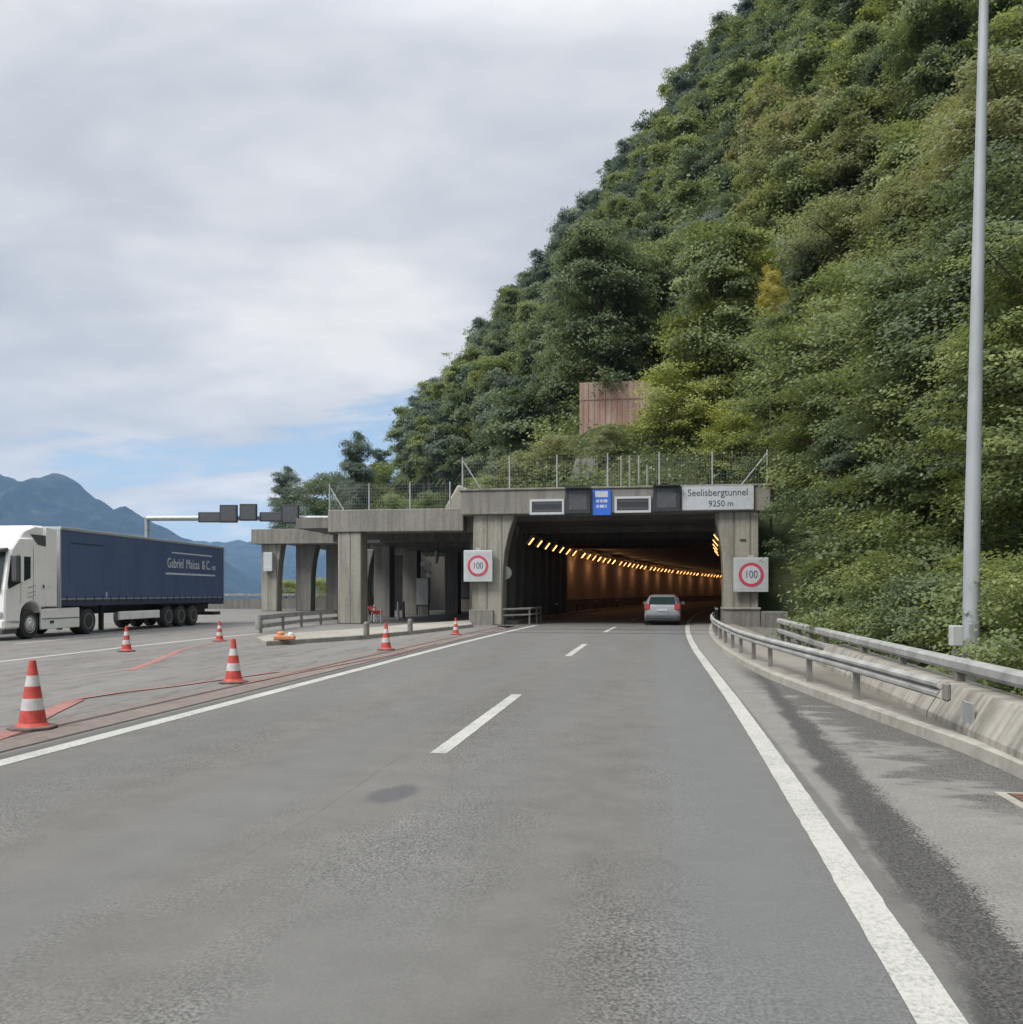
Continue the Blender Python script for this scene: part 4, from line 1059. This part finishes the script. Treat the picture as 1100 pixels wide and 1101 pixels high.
for s in (-1, 1):
    MB().add([(s * .89, .6, 1.02), (s * .89, 2.9, 1.0), (s * .70, 2.5, 1.36), (s * .665, .75, 1.42), (s * .82, .6, 1.02), (s * .82, 2.9, 1.0), (s * .6, 2.5, 1.36), (s * .58, .75, 1.42)], [(0, 1, 2, 3), (7, 6, 5, 4), (0, 4, 5, 1), (2, 6, 7, 3), (0, 3, 7, 4), (1, 5, 6, 2)]).build('side_window', M['glass'], car)
    MB().box(s * .72 - .14, s * .72 + .14, -.03, .16, .76, 1.06).build('tail_light', M['tail'], car, bevel=.03)
    MB().box(s * .97 - .1, s * .97 + .1, 2.75, 2.9, .98, 1.14).build('mirror', M['silver'], car, bevel=.03)
    for y in (.75, 3.4):
        q = sorted((s * .68, s * .88))
        w_ = MB().lathe([(.2, q[0]), (.31, q[0] + .02), (.31, q[1] - .02), (.2, q[1])], 22, c=(0, y, .31), axis='x').build('wheel', M['rubber'], car, smooth=True)
        MB().lathe([(.05, s * .885), (.19, s * .89)] if s > 0 else [(.19, -.89), (.05, -.885)], 18, c=(0, y, .31), axis='x').build('rim', M['rim'], w_)
MB().box(-.8, .8, -.06, .2, .30, .52).build('bumper', M['cabgrey'], car, bevel=.05)
MB().box(-.26, .26, -.035, .0, .70, .81).build('number_plate', M['signwhite'], car)

# ------------------------------------------------------------------ traffic cones
def mkcone(label, p, s, rz):
    r = thing('traffic_cone', label, 'traffic cone', (p.x, p.y, 0.006), rz, 'red and white cones closing off the lane')
    H = .74
    zs = [(.045, .0), (.22, 0), (.36, 1), (.50, 0), (.63, 1), (H, 0)]
    b = MB()
    seg = [(.045, .225, 0), (.225, .36, 1), (.36, .50, 0), (.50, .625, 1), (.625, .80, 0)]
    for (a, c, mi) in seg:
        f = lambda z: .155 - (z - .045) * (.155 - .035) / .755
        b.lathe([(f(a), a), (f(c), c)], 24, mi=mi)
    b.lathe([(.19, .03), (.17, .055), (.155, .075)], 24, mi=0)
    b.build('cone_body', [M['conered'], M['conewhite']], r)
    MB().prism([(.27 * math.cos(t), .27 * math.sin(t)) for t in [math.pi / 8 + k * math.pi / 4 for k in range(8)]], 0, .035, 'xy').build('base', M['conebase'], r, bevel=.008)
    return r
pc = None
for (px, py, s, rz, lab) in ((35, 784, 1.0, .2, 'largest and nearest red and white cone at the left edge'), (251, 734.5, .97, .6, 'second nearest red and white cone beside the drain slot'), (136, 700.5, .86, .3, 'red and white cone standing between the lorry wheels and the red line'), (236, 689.5, .82, .9, 'small red and white cone by the island tip under the trailer rear'), (415, 699, .94, .1, 'red and white cone before the pale traffic island'), (490, 682.5, .80, .5, 'most distant red and white cone next to the left portal pillar')):
    p = G(px, py)
    if pc is None: pc = mkcone(lab, p, s, rz); r = pc
    else:
        r = copy_tree(pc); r.location = (p.x, p.y, .006); r.rotation_euler = (0, 0, rz); r['label'] = lab
    r.scale = (s, s, s)

# ------------------------------------------------------------------ the wooded slope
HA, HB, HC = 1.22, 0.52, -40.0
def sstep(a, b, x):
    t = min(1, max(0, (x - a) / (b - a))); return t * t * (3 - 2 * t)
def H(X, Y):
    xc = X * cY + Y * sY; yc = -X * sY + Y * cY
    z1 = HA * xc + HB * min(yc, 172) + HC - max(0, yc - 172) * .3
    z1 += 1.5 * (1 - sstep(-26, 6, xc)) * sstep(80, 150, yc)
    z2 = 1.15 * (X - 6.2) - .3                           # bank beside the road
    z3 = (6.0 + .55 * (Y - 49)) * sstep(-15, -2, X) + 5.4 * (1 - sstep(-15, -2, X)) if Y > 44.6 else -9
    if Y > 44.6: z3 = min(z3, 17)
    z = max(z1, z2, z3 if Y > 44.6 else -9)
    # round the joins
    for o_ in (z1, z2, z3):
        dlt = z - o_
        if 0 < dlt < 3: z += (3 - dlt) ** 2 / 12 * .5
    z += mnoise.fractal(Vector((X / 16, Y / 16, 4.2)), 1, 2, 4) * 1.6 * sstep(6, 12, X if Y < 46 else X + 12)
    return z
def inside(X, Y):
    if Y < 44.7: return X > 4.05 and Y > -30
    if Y < 80: return X > -18.6
    if Y < 104: return X > -17
    return X > -17 - (Y - 104) * .55
def soil():
    t = NT('wooded_ground'); p = t.pos()
    c = t.ramp(t.noise(p, 0.7, 6, 0.7), [(0.3, (0.035, 0.045, 0.022)), (0.5, (0.055, 0.072, 0.032)), (0.7, (0.08, 0.078, 0.045))])
    t.bump(t.noise(p, 3, 5, 0.7), 0.8, 0.3); return t.fin(c, 0.95, 0, 0.1)
step = 1.5
nx, ny = int((135 + 66) / step), int((215 + 30) / step)
vid = {}; vs = []; fs = []
def gv(i, j):
    if (i, j) not in vid:
        X, Y = -66 + i * step, -30 + j * step
        vid[(i, j)] = len(vs); vs.append((X, Y, max(H(X, Y), 5.56 if (Y > 44.7 and X < 5.5) else (-.3 if Y < 46 else 5.56))))
    return vid[(i, j)]
for i in range(nx):
    for j in range(ny):
        X, Y = -66 + i * step, -30 + j * step
        if all(inside(X + a * step, Y + b * step) for a in (0, 1) for b in (0, 1)):
            fs.append((gv(i, j), gv(i + 1, j), gv(i + 1, j + 1), gv(i, j + 1)))
struct(MB().add(vs, fs).build('hillside', soil(), smooth=True))

# ---- foliage
rng = np.random.default_rng(7)
def leaves_mesh(name, mat, P, size, tone, nrm_bias=None, flat=.75, rg=rng):
    n = len(P)
    up = np.tile(np.array([0, 0, 1.0]), (n, 1)) * flat
    nr = up + rg.normal(0, .33, (n, 3))
    if nrm_bias is not None: nr += nrm_bias
    nr /= np.linalg.norm(nr, axis=1)[:, None]
    d = rg.normal(0, 1, (n, 3)); d -= nr * np.sum(d * nr, 1)[:, None]; d /= np.linalg.norm(d, axis=1)[:, None] + 1e-9
    s = np.cross(nr, d)
    L = size * rg.uniform(.65, 1.3, (n, 1)); Wd = L * rg.uniform(.26, .36, (n, 1))
    a = P - d * L * .5; b = P + s * Wd - nr * L * .05; c = P + d * L * .5 - nr * L * .12; e = P - s * Wd - nr * L * .05
    V = np.stack([a, b, c, e], 1).reshape(-1, 3)
    me = bpy.data.meshes.new(name)
    me.vertices.add(4 * n); me.vertices.foreach_set('co', V.astype(np.float32).ravel())
    me.loops.add(4 * n); me.loops.foreach_set('vertex_index', np.arange(4 * n, dtype=np.int32))
    me.polygons.add(n); me.polygons.foreach_set('loop_start', np.arange(0, 4 * n, 4, dtype=np.int32))
    me.update(calc_edges=True)
    at = me.attributes.new('tone', 'FLOAT', 'POINT'); at.data.foreach_set('value', np.repeat(np.clip(tone, 0, 1), 4).astype(np.float32))
    me.materials.append(mat); me.validate()
    return me
def crown_points(rg, R, z0, z1, nl, per, nleaf, spread, droop=.25, low=.35):
    """clumps of leaves along ascending limbs; returns leaf points, tones, and limb lines"""
    P = []; T = []; B = []; limbs = []
    zc = z0 + (z1 - z0) * low; hgt = z1 - z0
    for k in range(nl):
        az = k * 2.4 + rg.uniform(-.5, .5)
        f = (k + .5) / nl
        zb = z0 + hgt * (.02 + .72 * f)
        prof = math.sin(min(1, (zb - z0) / hgt * .9 + .22) * math.pi) ** .7
        r = R * prof * rg.uniform(.62, 1.12)
        rise = hgt * (.08 + .22 * f) * rg.uniform(.5, 1.3)
        a = np.array([0, 0, zb]); e = np.array([math.cos(az) * r, math.sin(az) * r, zb + rise])
        limbs.append((a, (a + e) / 2 + np.array([0, 0, rise * .2]), e))
        m = max(2, int(per * (.5 + .5 * prof)))
        for q in range(m):
            t = rg.uniform(.28, 1.04)
            c = a + (e - a) * t + np.array([0, 0, rise * .5 * math.sin(t * 3.1) - droop * t * t])
            lat = rg.normal(0, r * .22 * (1.15 - .3 * t), 2)
            c = c + np.array([-math.sin(az) * lat[0], math.cos(az) * lat[0], lat[1] * .5])
            n = int(nleaf * rg.uniform(.6, 1.4)); sp = spread * rg.uniform(.7, 1.35)
            off_ = np.stack([rg.normal(0, sp, n), rg.normal(0, sp, n), rg.normal(0, sp * .30, n)], 1)
            dd = np.hypot(off_[:, 0], off_[:, 1]); off_[:, 2] -= dd * dd * .22 / max(sp, .01) * .5
            P.append(c + off_); tn = rg.normal(.5, .14)
            T.append(np.clip(tn + rg.normal(0, .10, n), 0, 1))
            o_ = np.array([math.cos(az), math.sin(az), 0]) * .55; B.append(np.tile(o_, (n, 1)))
    top = int(per * 2.2)
    for q in range(top):
        c = np.array([rg.normal(0, R * .28), rg.normal(0, R * .28), z1 - abs(rg.normal(0, hgt * .14))])
        n = int(nleaf * .9); sp = spread
        P.append(c + np.stack([rg.normal(0, sp, n), rg.normal(0, sp, n), rg.normal(0, sp * .35, n)], 1))
        tn = rg.normal(.55, .17); T.append(np.clip(tn + rg.normal(0, .10, n), 0, 1)); B.append(np.zeros((n, 3)))
    return np.concatenate(P), np.concatenate(T), np.concatenate(B), limbs
def trunk_mesh(name, limbs, z1, r0, lean=(0, 0)):
    mb = MB()
    mb.tube([(0, 0, -1.2), (lean[0] * .3, lean[1] * .3, z1 * .3), (lean[0] * .2, lean[1] * .2, z1 * .65), (0, 0, z1 * .93)], [r0 * 1.25, r0 * .85, r0 * .5, r0 * .12], 9)
    for (a, m, e) in limbs: mb.tube([tuple(a), tuple(m), tuple(e)], [r0 * .32, r0 * .2, r0 * .06], 5)
    o = mb.build(name, M['bark'], smooth=True); me = o.data; bpy.data.objects.remove(o); return me
LM = {
 'dark': leafmat('dark_foliage', [(0.15, (0.048, 0.078, 0.033)), (0.5, (0.102, 0.146, 0.058)), (0.85, (0.182, 0.228, 0.086))]),
 'mid': leafmat('mid_green_foliage', [(0.12, (0.070, 0.106, 0.035)), (0.5, (0.158, 0.208, 0.060)), (0.85, (0.280, 0.320, 0.096))]),
 'olive': leafmat('olive_foliage', [(0.12, (0.088, 0.108, 0.036)), (0.42, (0.170, 0.195, 0.062)), (0.68, (0.250, 0.260, 0.092)), (0.92, (0.260, 0.200, 0.105))]),
 'bright': leafmat('yellow_green_foliage', [(0.12, (0.125, 0.165, 0.033)), (0.5, (0.270, 0.315, 0.058)), (0.85, (0.400, 0.410, 0.095))]),
 'yellow': leafmat('yellow_foliage', [(0.12, (0.20, 0.21, 0.035)), (0.5, (0.40, 0.36, 0.05)), (0.85, (0.58, 0.50, 0.08))]),
 'grey': leafmat('blue_green_foliage', [(0.15, (0.060, 0.092, 0.060)), (0.5, (0.110, 0.155, 0.100)), (0.85, (0.185, 0.232, 0.145))])  # hazy blue-grey cast put into the leaf colour, mostly for skyline trees
}
VAR = {}
def variant(kind, detail, seed):
    key = (kind, detail, seed)
    if key in VAR: return VAR[key]
    rg = np.random.default_rng(1000 * seed + 17 * sum(map(ord, detail)) + sum(map(ord, kind)))
    # unit: 10 m tall trees, scaled on placing
    if detail == 'far': P, T, B, lb = crown_points(rg, 3.5, 1.4, 10.0, 19, 9, 92, .50); sz = .31
    elif detail == 'mid': P, T, B, lb = crown_points(rg, 3.6, .8, 10.0, 26, 14, 105, .42); sz = .205
    elif detail == 'near': P, T, B, lb = crown_points(rg, 3.7, .3, 10.0, 36, 16, 120, .33); sz = .135
    else: P, T, B, lb = crown_points(rg, 3.0, .1, 5.0, 20, 10, 60, .42, .3); sz = .17      # shrub, 5 units tall
    cm = leaves_mesh('crown', LM[kind], P, sz, T, B, rg=rg)
    tm = trunk_mesh('trunk', lb, 10.0 if detail != 'shrub' else 5.0, .17 if detail != 'shrub' else .06)
    VAR[key] = (cm, tm); return VAR[key]
rt = random.Random(11)
def tree(kind, detail, x, y, h, label, group=None, cat='tree', wide=1.0, z=None, name=None, seed=None):
    cm, tm = variant(kind, detail, rt.randrange(3) if seed is None else seed)
    nm = name or ('shrub' if detail == 'shrub' else 'broadleaf_tree')
    zz = H(x, y) - .15 if z is None else z
    r = thing(nm, label, cat, (x, y, zz), rt.uniform(0, 6.28), group)
    s = h / (10.0 if detail != 'shrub' else 5.0); r.scale = (s * wide, s * wide, s)
    c = bpy.data.objects.new('crown', cm); COL.objects.link(c); c.parent = r
    t_ = bpy.data.objects.new('stem' if detail == 'shrub' else 'trunk', tm); COL.objects.link(t_); t_.parent = r
    return r

KW = {'dark': 'dark green', 'mid': 'mid green', 'olive': 'olive brown', 'bright': 'yellow green', 'yellow': 'yellow', 'grey': 'grey green'}
def zone(px, py):
    edge = 400 + (490 - py) * .775
    if px < edge + 75:
        return 'along the low end of the skyline' if py > 380 else ('midway up the skyline edge' if py > 200 else 'high on the skyline edge')
    if px < 640: return 'low on the slope over the gallery roof' if py > 380 else 'mid slope over the portal left half'
    if px < 830: return ('behind the rusty retaining wall' if py > 330 else ('mid slope above the rusty retaining wall' if py > 170 else 'high on the slope left of the lamp pole'))
    if px < 1000: return ('upper slope left of the lamp pole' if py < 200 else 'middle slope left of the lamp pole')
    return 'upper slope around the lamp pole top' if py < 250 else 'slope right of the lamp pole'
def kind_at(px, py, r):
    """the drift of colours over the slope: skyline greyed in the leaf colour for haze, dark middle, olive and yellow-green to the right"""
    edge = 400 + (490 - py) * .775
    if px < edge + 60: return r.choice(['grey', 'grey', 'dark', 'mid'])
    if px < 640: return r.choice(['dark', 'dark', 'grey', 'mid', 'dark'])
    if px < 800: return r.choice(['dark', 'dark', 'mid', 'mid', 'grey'])
    if py < 130: return r.choice(['dark', 'mid', 'mid', 'bright', 'mid'])
    if px < 1000 and py < 330: return r.choice(['olive', 'olive', 'olive', 'mid'])
    return r.choice(['olive', 'olive', 'mid', 'dark'])
def shape_word(h, wide): return ('tall' if h > 12.6 else 'low' if h < 10.6 else 'full') + (' spreading' if wide > .9 else '')
pts = []
tries = 0
while tries < 26000 and len(pts) < 300:
    tries += 1
    yc = 44 + (rt.random() ** 0.75) * 140
    px = rt.uniform(380, 1180); xc = (px - CX) / F * yc
    w_ = W(xc, yc); X, Y = w_.x, w_.y
    if not inside(X, Y) or (Y < 56 and X < 9) or (Y < 82 and X < -4): continue
    z = H(X, Y)
    if z < 6.2: continue
    h = rt.uniform(9.6, 14.0)
    pj = PX((X, Y, z + h * .6))
    if pj is None or not (360 < pj[0] < 1150 and -60 < pj[1] < 560): continue
    ptop = PX((X, Y, z + h))
    sp = 4.1 + yc * .006
    if any((X - a) ** 2 + (Y - b) ** 2 < sp * sp for a, b, *_ in pts): continue
    # keep the rusty wall in sight
    if 600 < pj[0] < 770 and yc < 66: continue
    pts.append((X, Y, h, pj))
for (X, Y, h, pj) in pts:
    k = kind_at(pj[0], pj[1], rt); wide = rt.uniform(.68, .98)
    lab = f"{shape_word(h, wide)} {KW[k]} tree {zone(pj[0], pj[1])}"
    tree(k, 'far' if pj[2] > 78 else 'mid', X, Y, h, lab, lab.replace(' tree ', ' trees '), wide=wide)
print('slope trees', len(pts))

# trees and shrubs close by, each one placed
near = [
 # px of trunk, yc, height, kind, detail, width, label
 (868, 46, 10.0, 'mid', 'near', 1.05, 'bright green leafy tree overhanging the right end of the portal lintel'),
 (935, 37, 12.0, 'mid', 'near', 1.1, 'large mid green tree filling the bank between portal and lamp pole'),
 (925, 32, 6.5, 'dark', 'near', 1.15, 'dark low tree in the gloom right of the speed sign'),
 (1010, 27.5, 9.5, 'mid', 'near', 1.1, 'leafy green tree just left of the lamp pole'),
 (1085, 24, 9.0, 'dark', 'near', 1.1, 'dark leafy tree just right of the lamp pole'),
 (1130, 19, 6.5, 'mid', 'near', 1.15, 'nearest leafy tree cut by the right edge of the photo'),
 (935, 50, 12.5, 'olive', 'near', 1.15, 'big olive brown tree in the middle of the bank'),
 (1010, 43, 13.0, 'olive', 'near', 1.1, 'tall olive tree crowded behind the lamp pole'),
 (1090, 36, 12.5, 'olive', 'near', 1.1, 'brownish tree leaning over the slope right of the lamp pole'),
 (800, 58, 10.5, 'bright', 'mid', 1.1, 'yellow green tree right of the rusty retaining wall'),
 (845, 66, 11.5, 'olive', 'mid', 1.15, 'olive tree with thinning leaves above the portal right end'),
 (920, 66, 12.0, 'olive', 'mid', 1.1, 'tall olive tree high behind the bank trees'),
 (790, 70, 11.0, 'mid', 'mid', 1.1, 'fresh green tree with tiered branches above the yellow sapling'),
]
for (px, yc, h, k, dt, wd_, lab) in near:
    p = AT(px, yc); tree(k, dt, p.x, p.y, h, lab, None, wide=wd_)
p = AT(829, 43.4)
sg = H(p.x, p.y); zt_ = ZA(286, 43.4); ys_ = thing('sapling', 'slim sapling with a bright yellow top among the green trees', 'tree', (p.x, p.y, sg - .3), 1.0)
c_ = bpy.data.objects.new('crown', variant('yellow', 'shrub', 1)[0]); COL.objects.link(c_); c_.parent = ys_
c_.scale = (.24, .24, .42); c_.location = (0, 0, zt_ - sg - 2.0)
MB().tube([(0, 0, 0), (.15, .1, (zt_ - sg) * .5), (0, 0, zt_ - sg - .3)], [.05, .04, .012], 7).build('trunk', M['bark'], ys_)
shr = [
 (722, 56.5, 4.6, 'bright', 1.1, 'large yellow green bush in front of the rusty retaining wall'),
 (752, 55.5, 3.9, 'bright', 1.2, 'rounded green bush right of the large yellow green one'),
 (655, 55.5, 2.2, 'olive', 1.0, 'small olive bush under the left end of the rusty wall'),
 (596, 56, 3.0, 'olive', 1.1, 'olive bush behind the fence left of the rusty wall'),
 (560, 57, 2.8, 'olive', 1.2, 'straggly brownish bush behind the fence near its second post'),
 (522, 58, 2.5, 'mid', 1.3, 'green bush behind the left end of the portal fence'),
 (788, 52, 3.6, 'bright', 1.1, 'light green bush behind the right end of the portal fence'),
 (868, 46.5, 3.0, 'mid', 1.0, 'leafy bush spilling over the right end of the lintel'),
 (462, 60, 2.6, 'mid', 1.3, 'bright bush behind the gallery fence'),
 (425, 62, 2.6, 'mid', 1.2, 'bush behind the middle of the gallery fence'),
 (930, 27.5, 2.4, 'dark', 1.1, 'dark bush behind the double end of the parapet rail'),
 (950, 20, 2.4, 'mid', 1.1, 'leafy bush behind the end of the parapet wall'),
 (1000, 17, 2.1, 'dark', 1.1, 'dark bush behind the parapet rail left of the cable box'),
 (1065, 15.2, 2.3, 'mid', 1.1, 'green bush behind the parapet right of the lamp pole'),
 (1120, 12.6, 2.1, 'mid', 1.0, 'bush pressing against the rail at the right edge'),
 (1000, 21, 3.4, 'mid', 1.1, 'taller leafy bush behind the cable box'),
 (930, 27, 4.0, 'mid', 1.1, 'broad leafy bush on the bank under the large tree'),
 (915, 38.5, 3.2, 'dark', 1.0, 'dark bush in the shade right of the portal pillar'),
]
for (px, yc, h, k, wd_, lab) in shr:
    p = AT(px, yc); zz = H(p.x, p.y) - .25
    if p.y > 44.6: zz = max(zz, 5.5)
    else: zz = max(zz, -.2)
    tree(k, 'shrub', p.x, p.y, h, lab, None, 'shrub', wd_, zz)
# growth on the farther gallery roof and behind the lake barrier
for (px, yc, ytop, zb, k, dt, wd_, lab) in (
 (382, 66, 474, 5.5, 'grey', 'mid', .62, 'slender dark tree standing alone at the left foot of the slope'),
 (306, 90, 508, 6.9, 'grey', 'mid', .75, 'thin grey green tree leftmost on the farther gallery roof'),
 (330, 88, 521, 7.05, 'grey', 'shrub', 1.1, 'grey green bush right of the thin tree on the farther gallery roof'),
 (352, 84, 514, 7.05, 'dark', 'shrub', .9, 'spiky dark bush on the gallery roof by the fence end'),
 (405, 70, 505, 5.5, 'mid', 'shrub', .9, 'green bush behind the first gallery fence bay'),
 (372, 70, 513, 5.5, 'dark', 'shrub', .8, 'dark bush behind the braced gallery fence post')):
    p = AT(px, yc); tree(k, dt, p.x, p.y, ZA(ytop, yc) - zb, lab, None, 'tree' if dt == 'mid' else 'shrub', wd_ * 1.0, zb)
for (px, yc, h, lab) in ((308, 96, 2.9, 'bright bush seen between the two outermost gallery columns'), (343, 98, 3.1, 'bright bush seen between the second and third gallery columns'), (388, 99, 4.2, 'tall light bush glimpsed right of the front gallery column'), (422, 99, 4.0, 'light bush glimpsed between inner gallery columns')):
    p = AT(px, yc); tree('bright', 'shrub', p.x, p.y, h, lab, None, 'shrub', 1.3, 0.0)

# undergrowth: leaves over the whole slope
n = 11000; P = []; T = []; B = []
rg = np.random.default_rng(23); cnt = 0
while cnt < n:
    yc = rg.uniform(9, 70) if rg.random() < .62 else rg.uniform(70, 180)
    px = rg.uniform(560 if yc > 45 else 800, 1200); q = AT(px, yc)
    if not inside(q.x, q.y) or (q.y < 46 and q.x < 4.5) or (q.y > 44 and q.x < -8): continue
    z = H(q.x, q.y)
    if q.y < 46: z = max(z, -.25)
    else: z = max(z, 5.6)
    if q.y < 47 and q.x < 7.5 and q.y > 29: continue
    wz = 595 < px < 790 and yc < 72
    if wz and (yc > 61.5 and yc < 66): continue
    m_ = 16; sp = .30 + yc * .005
    P.append(np.array([q.x, q.y, z + .12 + abs(rg.normal(0, .35 if (yc < 50 or wz) else 1.7))]) + rg.normal(0, 1, (m_, 3)) * np.array([sp, sp, sp * .4]))
    T.append(np.clip(rg.normal(.45, .2) + rg.normal(0, .13, m_), 0, 1)); B.append(rg.normal(0, .3, (m_, 3))); cnt += 1
PP = np.concatenate(P); yy = -PP[:, 0] * sY + PP[:, 1] * cY
me = leaves_mesh('undergrowth', LM['mid'], PP, np.clip(.06 + yy * .0032, .08, .34)[:, None], np.concatenate(T), np.concatenate(B), rg=rg)
u = bpy.data.objects.new('undergrowth', me); COL.objects.link(u); u['kind'] = 'stuff'

# ------------------------------------------------------------------ the air
hz = MB().box(-11100, 8100, -3100, 9500, LAKE - 1.5, 660).build('haze', M['signwhite'])
hm = bpy.data.materials.new('haze_air'); hm.use_nodes = True
ht = hm.node_tree; ht.nodes.clear()
ho = ht.nodes.new("ShaderNodeOutputMaterial"); hv = ht.nodes.new("ShaderNodeVolumePrincipled")
hv.inputs["Density"].default_value = 0.78e-4
hv.inputs["Color"].default_value = (0.40, 0.64, 1.0, 1)
hv.inputs["Anisotropy"].default_value = 0.1
ht.links.new(hv.outputs[0], ho.inputs["Volume"])
hz.data.materials.clear(); hz.data.materials.append(hm)
hz['kind'] = 'stuff'
